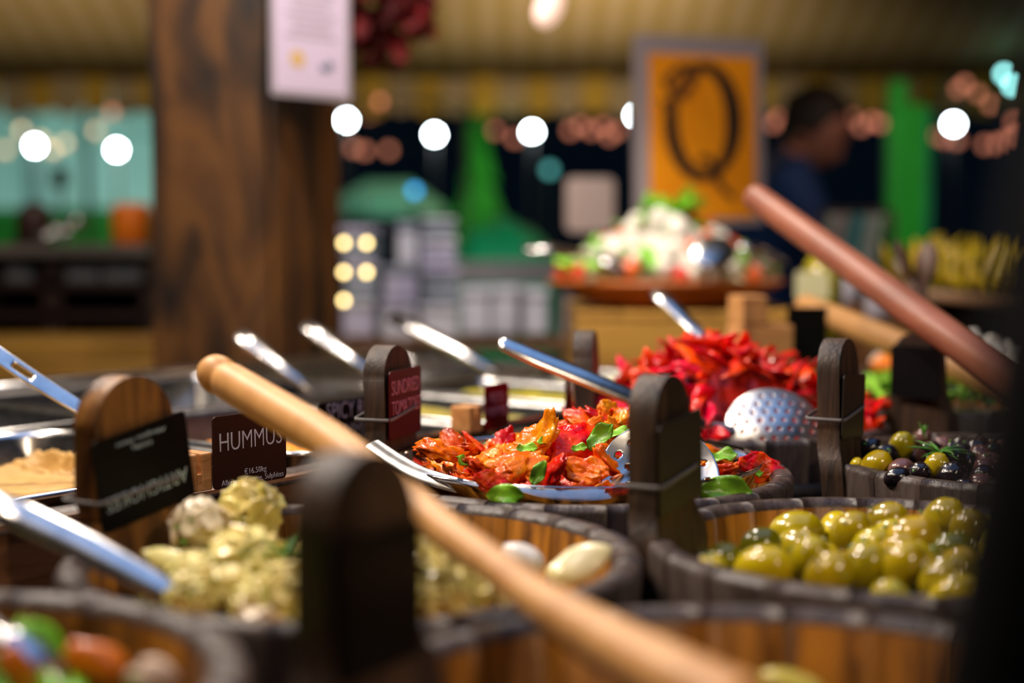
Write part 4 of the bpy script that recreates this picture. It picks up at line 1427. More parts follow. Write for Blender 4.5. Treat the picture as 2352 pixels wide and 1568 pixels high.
def bowl_sheet(name, R, depth, mat, parent, holes, hr, n=50):
    def pf(u, v):
        a, b = u * 2 - 1, v * 2 - 1
        x, y = a * math.sqrt(1 - b * b / 2), b * math.sqrt(1 - a * a / 2)
        return (x * R, y * R, depth * (1 - (x * x + y * y)))

    def hole(u, v):
        x, y, _ = pf(u, v)
        return any((x - hx) ** 2 + (y - hy) ** 2 < hr * hr for hx, hy in holes)
    return sheet(name, pf, n, n, mat, parent, 0.0011, hole, 1)


def ribbon(name, pts, widths, nrm, mat, parent, crown=0.15, thick=0.0018, nv=6, hole=None, per=10):
    """a flat steel handle along a smooth path"""
    P = [Vector(p) for p in pts]

    def at(t):
        s = t * (len(P) - 1)
        i = min(int(s), len(P) - 2)
        f_ = s - i
        p0, p1, p2, p3 = P[max(0, i - 1)], P[i], P[i + 1], P[min(len(P) - 1, i + 2)]
        return 0.5 * ((2 * p1) + (p2 - p0) * f_ + (2 * p0 - 5 * p1 + 4 * p2 - p3) * f_ ** 2 + (3 * p1 - p0 - 3 * p2 + p3) * f_ ** 3)

    def wid(t):
        s = t * (len(widths) - 1)
        i = min(int(s), len(widths) - 2)
        return widths[i] + (widths[i + 1] - widths[i]) * (s - i)
    N0 = Vector(nrm).normalized()

    def pf(u, v):
        c = at(u)
        tg = (at(min(1, u + .01)) - at(max(0, u - .01))).normalized()
        side = tg.cross(N0).normalized()
        n = side.cross(tg)
        s = v * 2 - 1
        wd = wid(u) / 2
        return c + side * s * wd - n * crown * wd * s * s
    return sheet(name, pf, per * (len(P) - 1), nv, mat, parent, thick, hole, 1)


sk = thing('slotted_spoon', 'steel slotted spoon lying across the sundried tomatoes, bluish in the light', 'spoon', U(1200, 1130, 1.08))
o0 = -Vector(sk.location)


def rel(p):
    return Vector(p) + o0


ribbon('handle', [rel(U(850, 1016, 1.165)), rel(U(920, 1062, 1.13)), rel(U(985, 1093, 1.105)), rel(U(1085, 1119, 1.088)), rel(U(1200, 1131, 1.077)), rel(U(1320, 1139, 1.075)), rel(U(1405, 1136, 1.080))],
       [0.017, 0.0165, 0.0155, 0.0145, 0.014, 0.015, 0.024], (0.05, -0.70, 0.71), M_STEEL, sk, crown=0.22)
bw = bowl_sheet('bowl', 0.047, -0.007, M_STEEL, sk, [(math.cos(a) * r, math.sin(a) * r) for r, k in ((0.012, 5), (0.025, 10), (0.037, 14)) for a in [2 * PI * i / k + r * 9 for i in range(k)]], 0.0027)
N = Vector((0.03, -0.80, 0.60)).normalized()
X = Vector((0, 0, 1)).cross(N).normalized()
bw.matrix_local = Matrix.Translation(rel(U(1516, 1092, 1.10))) @ Matrix((X, N.cross(X), N)).transposed().to_4x4()

sm = thing('skimmer', 'perforated steel skimmer leaning on the front of the red pepper heap', 'skimmer', U(1775, 985, 1.345))
o0 = -Vector(sm.location)
hp = []
for i in range(-5, 6):
    for j in range(-5, 6):
        x, y = i * 0.0115 + (j % 2) * 0.0057, j * 0.0100
        if math.hypot(x, y) < 0.042:
            hp.append((x, y))
bw = bowl_sheet('bowl', 0.0515, 0.018, M_STEELR, sm, hp, 0.0020, 56)
N = Vector((0.06, -0.87, 0.49)).normalized()
X = Vector((0, 0, 1)).cross(N).normalized()
bw.matrix_local = Matrix.Translation(rel(U(1780, 1000, 1.408))) @ Matrix((X, N.cross(X), N)).transposed().to_4x4()
put('handle', tube_data('handle', [rel(U(*p)) for p in ((1146, 787, 1.345), (1160, 792, 1.346), (1240, 826, 1.35), (1330, 862, 1.355), (1440, 908, 1.36), (1530, 945, 1.37), (1610, 972, 1.385), (1700, 990, 1.405))],
    [0.006, 0.0092, 0.0105, 0.0108, 0.0098, 0.0085, 0.007, 0.004], M_STEEL, 24, 0.45, (0.06, -0.70, 0.71)), sm)

s2 = thing('flat_steel_spatula', 'flat steel handle with a hanging slot, slanting into the trays at far left', 'spatula', U(100, 870, 1.29))
o0 = -Vector(s2.location)
ribbon('handle', [rel(U(-70, 768, 1.29)), rel(U(60, 858, 1.295)), rel(U(200, 945, 1.305)), rel(U(330, 1018, 1.33)), rel(U(420, 1062, 1.37))], [0.0175, 0.0175, 0.015, 0.0145, 0.016], (0.30, -0.62, 0.72), M_STEEL, s2, crown=0.02, thick=0.0025, nv=10,
       hole=lambda u, v: 0.19 < u < 0.285 and 0.28 < v < 0.72)

s3 = thing('steel_ladle', 'big steel ladle handle with a blue sheen crossing the lower left corner', 'ladle', U(200, 1260, 0.80))
o0 = -Vector(s3.location)
put('handle', tube_data('handle', [rel(U(*p)) for p in ((-110, 1122, 0.80), (60, 1192, 0.80), (200, 1258, 0.797), (330, 1328, 0.792), (440, 1388, 0.786), (520, 1440, 0.78))],
    [0.0110, 0.0112, 0.0110, 0.0098, 0.0068, 0.005], M_STEEL, 24, 0.5, (0.39, -0.54, 0.75)), s3)

for (pts, rad, lb_) in (
        (((545, 768, 1.95), (580, 790, 1.95), (640, 835, 1.94), (730, 905, 1.90)), (0.0125, 0.0145, 0.0085, 0.006), 'steel spoon handle leaning in front of the wooden post at left'),
        (((697, 746, 2.05), (740, 772, 2.05), (800, 815, 2.03), (880, 870, 2.00)), (0.0125, 0.0150, 0.0085, 0.006), 'steel spoon handle leaning in front of the wooden post at right'),
        (((900, 728, 2.25), (960, 755, 2.23), (1060, 805, 2.20), (1170, 870, 2.15)), (0.014, 0.015, 0.013, 0.008), 'wide steel ladle handle over the green pesto'),
        (((1503, 672, 1.80), (1540, 700, 1.79), (1590, 750, 1.77), (1650, 810, 1.72)), (0.010, 0.0125, 0.010, 0.007), 'steel handle standing up behind the red pepper heap')):
    t = thing('steel_spoon', lb_, 'spoon', U(*pts[0]))
    o0 = -Vector(t.location)
    put('handle', tube_data('handle', [rel(U(*p)) for p in pts], list(rad), M_STEEL, 16, 0.45, (0.1, -0.5, 0.85)), t)
    e = rel(U(*pts[-1]))
    put('spoon_bowl', blob_data('spoon_bowl', M_STEEL, (0.026, 0.02, 0.006), 0.02, 1, 5, 3), t, e + Vector((0.02, -0.008, -0.012)), (0, 0.3, -0.5))


def stick(label, p0, p1, r, mat, ext=0.0, knob=True, name='wooden_spoon', tail=True):
    p0, p1 = Vector(p0), Vector(p1)
    d = (p1 - p0)
    L = d.length + ext
    d.normalize()
    t = thing(name, label, 'spoon', p0)
    z = Vector((0, 0, 1))
    t.rotation_euler = d.to_track_quat('Z', 'Y').to_euler()
    if knob:
        pr = [(0.0, 0), (r * .55, .0012), (r * .86, .005), (r * .97, .010), (r, .014), (r * .985, .0195), (r * .84, .0225), (r * .80, .0245), (r * .84, .0265), (r * .96, .030), (r * 1.0, .045), (r * 1.02, L * 0.5), (r * 0.98, L)]
    else:
        pr = [(0, 0), (r * .8, .001), (r * .95, .004), (r, .010), (r * 1.05, L * .6), (r * 1.08, L)]
    put('handle', lathe_data('handle', pr, mat, 28), t)
    if tail:
        put('spoon_bowl', blob_data('spoon_bowl', mat, (0.034, 0.012, 0.05), 0.03, 1, 6, 3), t, (0, 0, L + 0.03))
    return t


wp = [U(*p) for p in ((478, 848, 1.0), (620, 932, 0.94), (760, 1016, 0.875), (905, 1125, 0.805), (1034, 1228, 0.75), (1145, 1308, 0.705), (1240, 1380, 0.665), (1395, 1476, 0.615), (1560, 1568, 0.57), (1720, 1655, 0.535))]
t = thing('wooden_spoon', 'thick pale turned wooden handle slanting across the picture out of the nearest tub', 'spoon', wp[0])
wq = [p - wp[0] for p in wp]


def smooth(P, n):
    out = []
    for k in range(n + 1):
        s_ = k / n * (len(P) - 1)
        i_ = min(int(s_), len(P) - 2)
        f_ = s_ - i_
        p0, p1, p2, p3 = P[max(0, i_ - 1)], P[i_], P[i_ + 1], P[min(len(P) - 1, i_ + 2)]
        out.append(0.5 * ((2 * p1) + (p2 - p0) * f_ + (2 * p0 - 5 * p1 + 4 * p2 - p3) * f_ ** 2 + (3 * p1 - p0 - 3 * p2 + p3) * f_ ** 3))
    return out


d0 = (wq[1] - wq[0]).normalized()
L1 = (wq[1] - wq[0]).length
body_ = smooth(wq, 60)
head_ = [(0.0, 0.05), (0.0008, 0.5), (0.003, 0.80), (0.007, 0.95), (0.012, 1.0), (0.018, 0.98), (0.0205, 0.84), (0.0225, 0.80), (0.0245, 0.84), (0.028, 0.96), (0.034, 0.99)]
pts_ = [d0 * a_ for a_, _ in head_] + [p for p in body_ if p.length > 0.045]
RW = [0.0137, 0.0134, 0.0125, 0.0112, 0.0101, 0.0096, 0.0105, 0.0128, 0.0145, 0.0160]
rad_ = [0.0137 * b_ for _, b_ in head_]
for k_, p in enumerate(body_):
    if p.length > 0.045:
        s_ = k_ / 60 * 9
        i_ = min(int(s_), 8)
        rad_.append(RW[i_] + (RW[i_ + 1] - RW[i_]) * (s_ - i_))
put('handle', tube_data('handle', pts_, rad_, M_PALE, 26), t)
stick('long red-brown wooden handle slanting over the right of the tubs', U(1728, 448, 1.75), U(2290, 852, 1.37), 0.0165, M_RUST, 0.10, False)
stick('pale tan wooden handle under the long red-brown one', U(1843, 700, 1.98), U(2240, 862, 1.66), 0.0170, M_TAN, 0.10, False)
M_DKS = pm('dark_spoon_wood', [(0.3, (0.06, 0.028, 0.014)), (0.7, (0.13, 0.06, 0.03))], scale=15, rough=0.5)
for (px, py, px2, py2, lb_) in ((2078, 600, 2150, 790, 'dark wooden spoon standing up at right, its head to the left'), (2128, 605, 2105, 790, 'dark wooden spoon standing up at right, its head to the right')):
    a, b = U(px, py, 1.92), U(px2, py2, 1.90)
    t = thing('wooden_spoon', lb_, 'spoon', a)
    d = (b - a).normalized()
    t.rotation_euler = d.to_track_quat('Z', 'Y').to_euler()
    put('spoon_bowl', blob_data('spoon_bowl', M_DKS, (0.017, 0.006, 0.030), 0.03, 1, 7, 3), t, (0, 0, 0))
    put('handle', lathe_data('handle', [(0.006, 0.02), (0.007, 0.05), (0.007, (b - a).length + 0.06)], M_DKS, 14), t)
# ---------------------------------------------------------------- behind the counter
M_POST = pm('charred_post_wood', [(0.34, (0.004, 0.002, 0.001)), (0.45, (0.04, 0.015, 0.003)), (0.56, (0.115, 0.045, 0.008)), (0.68, (0.05, 0.019, 0.005)), (0.8, (0.01, 0.005, 0.003))],
            scale=7, vec=(1.5, 1.5, 0.45), detail=7, dist=0.7, rough=0.6, bump=(4, 0.5))
pp = thing('wooden_post', 'thick dark rough-hewn wooden post with a notice pinned to it', 'post', (-0.455, 2.45, 0), (0, 0, R_(-20)))
bm = bmesh.new()
bmesh.ops.create_cube(bm, size=1)
for v_ in bm.verts:
    v_.co = (v_.co.x * 0.238, v_.co.y * 0.238, (v_.co.z + 0.5) * 3.50)
bmesh.ops.subdivide_edges(bm, edges=[e for e in bm.edges if abs(e.verts[0].co.z - e.verts[1].co.z) > 1], cuts=60)
bmesh.ops.bevel(bm, geom=[e for e in bm.edges if abs(e.verts[0].co.z - e.verts[1].co.z) > 0.01], offset=0.012, segments=2, affect='EDGES')
for v_ in bm.verts:
    q = Vector((v_.co.x * 6, v_.co.y * 6, v_.co.z * 3))
    v_.co.x += 0.006 * noise.noise(q)
    v_.co.y += 0.006 * noise.noise(q + Vector((9, 0, 0)))
me = bpy.data.meshes.new('post')
bm.to_mesh(me)
bm.free()
me.materials.append(M_POST)
put('post', me, pp)

# the notice: a laminated sheet with grey lines and two printed emblems
M_PAPER = pm('laminated_paper', [(0, (0.60, 0.52, 0.72)), (1, (0.64, 0.56, 0.76))], rough=0.3)
M_LAM = pm('laminate_margin', (0.34, 0.31, 0.36), rough=0.25)
M_GRY = pm('faded_grey_print', (0.36, 0.32, 0.40), rough=0.6)
a, b = U(620, 206, 2.27), U(806, 223, 2.385)
x = (b - a)
x.z = 0
wn = x.length
x.normalize()
n = x.cross(Vector((0, 0, 1)))
nt_ = tag(put('paper_notice', None), 'white laminated notice with grey text pinned to the wooden post', 'notice')
basis(nt_, x, Vector((0, 0, 1)), n, (a + b) / 2 + Vector((0, 0, 0.105)))
put('laminate', plate_data('laminate', rrect(wn, 0.226, 0.006), 0.0006, M_LAM), nt_)
put('paper', plate_data('paper', rrect(wn - 0.020, 0.206, 0.002), 0.0005, M_PAPER), nt_, (0, 0, 0.0006))
for k in range(10):
    put('text_line', box_data('text_line', 0.085 + 0.018 * math.sin(k * 2.3), 0.0042, 0.0003, M_GRY), nt_, (0, 0.088 - 0.0115 * k, 0.0014))
put('round_emblem', plate_data('round_emblem', [(0.014 * math.cos(2 * PI * k / 20), 0.014 * math.sin(2 * PI * k / 20)) for k in range(20)], 0.0003, pm('ochre_print', (0.62, 0.42, 0.16), rough=0.5)), nt_, (-0.028, -0.052, 0.0013))
put('bird_emblem', plate_data('bird_emblem', [(-.016, -.008), (-.004, -.010), (.006, -.006), (.016, .010), (.006, .004), (.001, .013), (-.005, .003), (-.017, .002)], 0.0003, pm('slate_print', (0.16, 0.19, 0.27), rough=0.5)), nt_, (0.034, -0.060, 0.0013))

# dark red flower bunch hanging beside the post
M_FLW = pm('dark_red_petal', [(0.3, (0.06, 0.001, 0.002)), (0.6, (0.16, 0.003, 0.005)), (0.8, (0.26, 0.008, 0.010))], scale=30, rough=0.6, rnd=0.5)
fl = thing('flower_bunch', 'bunch of dark red dried flowers hanging behind the post', 'flowers', U(880, 40, 2.75))
FLD = [leaf_data('flower_petals', M_FLW, 0.085, 0.045, 0.8, 0.4, 200 + i, 6, 4) for i in range(3)]
for k in range(90):
    d = Vector((rng.gauss(0, 1), rng.gauss(0, 1), rng.gauss(0, 1))).normalized()
    d = Vector((d.x * 0.105, d.y * 0.085, d.z * 0.115 + 0.01))
    put('flower_petals', FLD[k % 3], fl, d * rng.uniform(0.5, 1.0), (rng.uniform(0, 6), rng.uniform(0, 6), rng.uniform(0, 6)), rng.uniform(0.6, 1.0))
put('hanging_cord', tube_data('hanging_cord', [(0, 0, 0.05), (0, 0, 1.9)], 0.003, M_DK, 6), fl)

# ---------------------------------------------------------------- the salad dish on its box
M_YW = pm('yellow_plank_wood', [(0.3, (0.30, 0.14, 0.02)), (0.6, (0.48, 0.25, 0.04)), (0.8, (0.40, 0.20, 0.03))], scale=9, vec=(0.4, 2, 3), rough=0.5, detail=5, rnd=0.1)
M_TERRA = pm('terracotta_glaze', [(0.3, (0.42, 0.10, 0.014)), (0.7, (0.56, 0.15, 0.022))], scale=14, rough=0.35, coat=0.2)
def table(label, x0, x1, y0, y1, h, nm='back_table'):
    t = thing(nm, label, 'table', ((x0 + x1) / 2, (y0 + y1) / 2, 0))
    W_, D_ = x1 - x0, y1 - y0
    mod_bevel(put('table_top', box_data('table_top', W_, D_, 0.03, M_PLANK, h - 0.03), t), 0.004)
    for sx in (-1, 1):
        for sy in (-1, 1):
            put('leg', box_data('leg', 0.05, 0.05, h - 0.031, M_PLANK, 0.0), t, (sx * (W_ / 2 - 0.04), sy * (D_ / 2 - 0.04), 0))
    return t


table('dark table that carries the yellow crate and the salad dish', 0.085, 0.585, 2.425, 3.16, 0.71)
table('dark table that carries the plastic tubs beyond the trays', -0.47, 0.16, 3.18, 3.58, 0.72)
cr = thing('wooden_crate', 'yellow plank crate under the big terracotta salad dish', 'crate', (0.31, 2.675, 0.7105))
for k in range(3):
    for sy in (-1, 1):
        box('plank', 0.40, 0.014, 0.094, M_YW, cr, (0, sy * 0.24, 0.050 + 0.100 * k), bev=0.002)
    for sx in (-1, 1):
        box('plank', 0.014, 0.466, 0.094, M_YW, cr, (sx * 0.193, 0, 0.050 + 0.100 * k), bev=0.002)
for k in range(5):
    box('plank', 0.078, 0.49, 0.013, M_YW, cr, (-0.16 + 0.08 * k, 0, 0.3065), bev=0.002)
cD = Vector((0.286, 2.65, 1.071))
ds = thing('terracotta_dish', 'wide orange-brown terracotta dish heaped with feta salad', 'dish', cD - Vector((0, 0, 0.0385)))
put('dish', lathe_data('dish', [(0.150, -0.0), (0.156, 0.004), (0.192, 0.022), (0.206, 0.031), (0.217, 0.034), (0.220, 0.039), (0.217, 0.043), (0.208, 0.041), (0.196, 0.031), (0.150, 0.012), (0.0, 0.010)], M_TERRA, 64), ds)
put('rim_groove', lathe_data('rim_groove', [(0.199, 0.0255), (0.2055, 0.0285), (0.206, 0.0265), (0.200, 0.0235)], pm('dark_glaze', (0.14, 0.035, 0.01), rough=0.4), 64, True), ds)
for k in range(3):
    put('foot', box_data('foot', 0.03, 0.03, 0.01, M_TERRA, -0.0), ds, (0.12 * math.cos(k * 2.1), 0.12 * math.sin(k * 2.1), -0.008))


def hD(x, y):
    return 0.006 + 0.118 * max(0, 1 - (math.hypot(x + 0.0, y) / 0.20) ** 1.25)


v, f = [(0, 0, hD(0, 0) - 0.02)], []
for i in range(1, 11):
    for k in range(36):
        a_ = 2 * PI * k / 36
        r_ = 0.196 * i / 10
        v.append((r_ * math.cos(a_), r_ * math.sin(a_), hD(r_, 0) - 0.02 + 0.006 * noise.noise(Vector((r_ * 30, a_ * 3, 0)))))
for k in range(36):
    f.append((0, 1 + k, 1 + (k + 1) % 36))
for i in range(9):
    for k in range(36):
        q = (k + 1) % 36
        f.append((1 + i * 36 + k, 1 + (i + 1) * 36 + k, 1 + (i + 1) * 36 + q, 1 + i * 36 + q))
tag(put('shredded_salad', md('shredded_salad', v, f, pm('shredded_salad', [(0.3, (0.30, 0.40, 0.10)), (0.5, (0.62, 0.55, 0.40)), (0.7, (0.60, 0.22, 0.08))], scale=60, rough=0.5, bump=(3, 1.0))), None, cD),
    'shredded salad mass under the feta and tomato in the terracotta dish', 'salad', kind='stuff')
M_SAL = pm('salad_leaf', [(0.3, (0.10, 0.34, 0.01)), (0.7, (0.26, 0.58, 0.03))], scale=30, rough=0.35, rnd=0.25)
LEAFS = [leaf_data('leaf', M_SAL, 0.055, 0.035, 0.8, 0.25, 80 + i) for i in range(3)]
CUC = lathe_data('cucumber', [(0.0, -0.003), (0.016, -0.003), (0.018, 0), (0.016, 0.003), (0.0, 0.003)], pm('cucumber_flesh', [(0.3, (0.50, 0.66, 0.26)), (0.7, (0.64, 0.76, 0.40))], scale=40, rough=0.35), 18)
for k, (x, y) in enumerate(in_disc(0.192, 0.0235, 150, 6000, seed=81)):
    z = hD(x, y) + 0.004
    w_ = rng.random()
    e = (rng.uniform(0, 6), rng.uniform(0, 6), rng.uniform(0, 6))
    if w_ < 0.46:
        o, lb_, ct_, gp = put('feta_cube', rng.choice(FETD), None, cD + Vector((x, y, z)), e, rng.uniform(0.8, 1.3)), zone('feta cube', x, y, 0.07, 'the salad heap on the terracotta dish', 'white ')[0], 'cheese', zone('feta cube', x, y, 0.07, 'the dish', '')[2]
    elif w_ < 0.66:
        o, lb_, ct_, gp = put('tomato_chunk', rng.choice(TMTD), None, cD + Vector((x, y, z)), e, rng.uniform(0.8, 1.2)), zone('tomato chunk', x, y, 0.07, 'the salad heap on the terracotta dish', 'orange-red ')[0], 'tomato', zone('tomato chunk', x, y, 0.07, 'the dish', '')[2]
    elif w_ < 0.80:
        o, lb_, ct_, gp = put('cucumber_slice', CUC, None, cD + Vector((x, y, z + 0.003)), (rng.uniform(-.9, .9), rng.uniform(-.9, .9), 0), 1.0), 'pale cucumber slice in the salad heap on the terracotta dish', 'cucumber', 'cucumber slices on the dish'
    else:
        o, lb_, ct_, gp = put('salad_leaf', rng.choice(LEAFS), None, cD + Vector((x, y, z + 0.004)), (rng.uniform(-.7, .7), rng.uniform(-.7, .7), e[2]), rng.uniform(0.7, 1)), zone('leaf', x, y, 0.07, 'the salad heap on the terracotta dish', 'green ')[0], 'leaf', zone('salad leaf', x, y, 0.07, 'the dish', '')[2]
    tag(o, lb_, ct_, gp)
for k in range(16):
    tag(put('salad_leaf', rng.choice(LEAFS), None, U(1540 + rng.uniform(-55, 55), 478 + rng.uniform(-10, 14), 2.62 + rng.uniform(-.04, .04)), (rng.uniform(-.7, .7), rng.uniform(-.7, .7), rng.uniform(0, 6)), 1.0),
        'bright green leaf crowning the feta salad', 'leaf', 'leaves crowning the salad')
tag(put('feta_cube', FETD[0], None, U(1520, 508, 2.56), (0.3, 0.5, 0.2), 1.5), 'big white feta cube just under the crown of leaves', 'cheese')
tag(put('feta_cube', FETD[1], None, U(1556, 528, 2.55), (0.8, 0.2, 0.9), 1.6), 'big white feta cube right below the crown of leaves', 'cheese')
for (pts, bp, be, lb_) in (
        (((1205, 572, 2.42), (1262, 572, 2.43), (1330, 582, 2.46), (1390, 598, 2.50)), (1420, 606, 2.50), (0.3, 0.3, 0.2), 'bright steel salad server sticking out of the dish to the left'),
        (((1795, 600, 2.60), (1740, 575, 2.56), (1700, 570, 2.52)), (1640, 580, 2.44), (0.9, -0.4, 0.5), 'shiny steel serving spoon resting on the right of the salad')):
    t = thing('salad_server', lb_, 'spoon', U(*pts[0]))
    o0 = -Vector(t.location)
    put('handle', tube_data('handle', [rel(U(*p)) for p in pts], [0.013, 0.016, 0.012, 0.008][:len(pts)], M_STEEL, 14, 0.5, (0, -0.3, 0.95)), t)
    put('spoon_bowl', blob_data('spoon_bowl', M_STEEL, (0.045, 0.034, 0.010), 0.02, 1, 8, 3), t, rel(U(*bp)), be)

# the orange board with its big letter
a, b = U(1452, 78, 2.90), U(1766, 120, 3.05)
x = (b - a)
x.z = 0
x.normalize()
n = x.cross(Vector((0, 0, 1)))
rl = Matrix.Rotation(R_(1.2), 3, n)
X, Y = rl @ x, rl @ Vector((0, 0, 1))
SW, SH = 0.318, 0.385
sg = tag(put('sign_board', None), 'orange framed sign with a big dark letter Q standing behind the salad', 'sign')
basis(sg, X, Y, n, a + X * SW / 2 - Y * SH / 2)
M_ORB = pm('orange_board', [(0.3, (0.74, 0.235, 0.003)), (0.7, (0.86, 0.30, 0.005))], scale=12, rough=0.5)
M_FRM = pm('grey_acrylic_frame', (0.30, 0.25, 0.26), rough=0.35)
put('frame', plate_data('frame', rrect(SW, SH, 0.008), 0.006, M_FRM), sg)
put('orange_panel', plate_data('orange_panel', rrect(SW - 0.058, SH - 0.050, 0.002), 0.002, M_ORB), sg, (0.006, -0.012, 0.006))
M_QIN = pm('brown_black_print', (0.022, 0.012, 0.006), rough=0.6)
v, f = [], []
for k in range(73):
    a_ = 2 * PI * k / 72
    th = 0.0105 + 0.011 * max(0, math.cos(a_ - 0.15)) ** 1.5 + 0.007 * max(0, math.cos(a_ - PI - 0.55)) ** 1.5
    th *= 0.45 if 1.75 < a_ < 2.75 else 1
    for s in (-1, 1):
        r1, r2 = 0.078 + s * th, 0.112 + s * th * 0.9
        for z_ in (0, 0.0005):
            v.append((r1 * math.cos(a_), r2 * math.sin(a_), z_))
for k in range(72):
    i = k * 4
    f += [(i + 1, i + 5, i + 7, i + 3), (i, i + 2, i + 6, i + 4), (i, i + 4, i + 5, i + 1), (i + 2, i + 3, i + 7, i + 6)]
put('letter_ring', md('letter_ring', v, f, M_QIN, smooth=False), sg, (0.004, 0.020, 0.0082))
put('letter_tail', plate_data('letter_tail', [(-0.030, 0.020), (-0.012, 0.026), (0.004, 0.006), (0.016, -0.026), (0.050, -0.055), (0.062, -0.058), (0.066, -0.050), (0.050, -0.040), (0.030, -0.016), (0.020, 0.014), (0.004, 0.034), (-0.018, 0.038)][::-1], 0.0005, M_QIN), sg, (0.018, -0.085, 0.0088))
LQ = plate_data('sprig_leaf', [(-0.024, 0), (-0.012, 0.007), (0.004, 0.009), (0.024, 0), (0.004, -0.008), (-0.012, -0.007)][::-1], 0.0004, pm('faded_brown_print', (0.13, 0.045, 0.008), rough=0.6))
for (lx, ly, la) in ((-0.075, 0.115, 0.5), (-0.045, 0.128, -0.3), (-0.085, 0.090, 2.2), (-0.055, 0.100, 0.9), (-0.030, 0.108, 0.1), (-0.070, 0.068, 1.6), (-0.035, 0.085, 0.6), (-0.088, 0.050, 2.6), (-0.020, 0.125, -0.8), (-0.055, 0.072, -0.2)):
    put('sprig_leaf', LQ, sg, (lx + 0.004, ly, 0.0094), (0, 0, la))
put('stand', box_data('stand', 0.10, 0.05, 0.16, M_PLANK), sg, (0, -SH / 2 - 0.08, -0.01), (PI / 2, 0, 0))
put('stand_pole', box_data('stand_pole', 0.04, 0.02, 0.30, M_PLANK), sg, (0, -SH / 2 - 0.16, -0.012), (PI / 2, 0, 0))

# block and black card behind the red peppers
bb = tag(put('card_block', box_data('card_block', 0.075, 0.05, 0.055, M_BLK), None, U(1745, 792, 1.88), (0, 0, 0.25)), 'tan wooden block behind the red pepper heap', 'card holder')
mod_bevel(bb, 0.003)
mod_bevel(put('upper_block', box_data('upper_block', 0.036, 0.05, 0.038, M_BLK), bb, (-0.018, 0, 0.047)), 0.003)
put('card', box_data('card', 0.055, 0.0015, 0.075, M_CARD), bb, (0.068, 0.0, 0.012), (0, 0, -0.1))
put('riser', box_data('riser', 0.075, 0.05, 0.20, M_PLANK), bb, (0, 0, -0.128))

# ---------------------------------------------------------------- plastic tubs, boxes and cards further back
M_WHT = pm('white_carton', [(0.3, (0.56, 0.53, 0.54)), (0.7, (0.66, 0.63, 0.63))], scale=10, rough=0.6, rnd=0.08)
M_LIL = pm('milky_plastic', [(0.3, (0.42, 0.38, 0.45)), (0.7, (0.55, 0.50, 0.58))], scale=14, rough=0.3, rnd=0.1)
M_GRP = pm('grey_plastic', [(0.3, (0.22, 0.24, 0.26)), (0.7, (0.32, 0.34, 0.36))], scale=14, rough=0.35, rnd=0.1)
M_KRA = pm('kraft_board', [(0.3, (0.34, 0.18, 0.06)), (0.7, (0.44, 0.25, 0.09))], scale=14, rough=0.7)
dT = 3.25


def container(px0, px1, py0, py1, d, mat, lidm, label, group=None, nm='food_box'):
    a_, b_ = U(px0, py1, d), U(px1, py0, d)
    W_, H_ = b_.x - a_.x, b_.z - a_.z
    t = thing(nm, label, 'box', ((a_.x + b_.x) / 2, d + 0.08, a_.z), (0, 0, rng.uniform(-.12, .12)), group)
    bm_ = box_data('body', W_ * 0.94, 0.15, H_ * 0.80, mat, 0.0)
    mod_bevel(put('body', bm_, t), 0.008, 3)
    mod_bevel(put('lid', box_data('lid', W_, 0.16, H_ * 0.19, lidm, H_ * 0.81), t), 0.004, 2)
    return t


BX = [(785, 862, 690, 775, M_LIL, M_WHT, 'milky plastic tub at the left of the back table, lowest'), (785, 862, 600, 688, M_GRP, M_LIL, 'grey plastic tub second from the bottom at the left of the back table'),
      (785, 860, 520, 598, M_GRP, M_LIL, 'grey plastic tub topmost at the left of the back table'),
      (872, 955, 690, 780, M_WHT, M_LIL, 'white tub in the middle of the back table, lowest'), (872, 955, 612, 688, M_LIL, M_GRP, 'milky tub above the white one on the back table'),
      (905, 955, 510, 610, M_WHT, M_GRP, 'tall white tub on top of the middle pile'), (958, 1050, 700, 780, M_WHT, M_WHT, 'white carton lowest in the right pile of tubs'),
      (958, 1050, 615, 698, M_GRP, M_LIL, 'grey tub on the white carton in the right pile'), (962, 1048, 545, 613, M_LIL, M_WHT, 'milky tub third in the right pile'), (966, 1046, 500, 543, M_GRP, M_WHT, 'flat grey tub topmost in the right pile'),
      (1062, 1130, 662, 770, M_WHT, M_WHT, 'white carton at the left of the three on the back table'), (1132, 1196, 660, 770, M_WHT, M_WHT, 'white carton in the middle of the three on the back table'), (1198, 1256, 665, 770, M_WHT, M_WHT, 'white carton at the right of the three, beside the dish')]
for b_ in BX:
    container(b_[0], b_[1], b_[2], b_[3], dT, b_[4], b_[5], b_[6])
sh = thing('wooden_shelf', 'brown wooden riser under the plastic tubs on the back table', 'shelf', ((U(1020, 775, dT).x), dT + 0.08, 0.721))
zt = U(1020, 781, dT).z - 0.721
mod_bevel(put('shelf_top', box_data('shelf_top', 0.62, 0.22, 0.02, M_LEDGE, zt - 0.021), sh), 0.003)
for sx in (-1, 0, 1):
    put('support', box_data('support', 0.02, 0.20, zt - 0.022, M_LEDGE, 0.0), sh, (sx * 0.28, 0, 0))
tag(put('amber_jar', lathe_data('amber_jar', [(0.0, 0), (0.016, 0), (0.018, 0.004), (0.018, 0.035), (0.012, 0.042), (0.012, 0.050), (0.0, 0.050)], pm('amber_glass', (0.55, 0.24, 0.03), rough=0.15), 20), None, U(930, 611, 3.30)), 'small amber jar before the tall white tub', 'jar')
tbl = thing('white_table', 'pale table top catching teal light beyond the plastic tubs', 'table', (-0.02, 4.35, 0))
mod_bevel(put('table_top', box_data('table_top', 0.42, 0.5, 0.06, M_WHT, U(1140, 650, 4.1).z), tbl), 0.006)
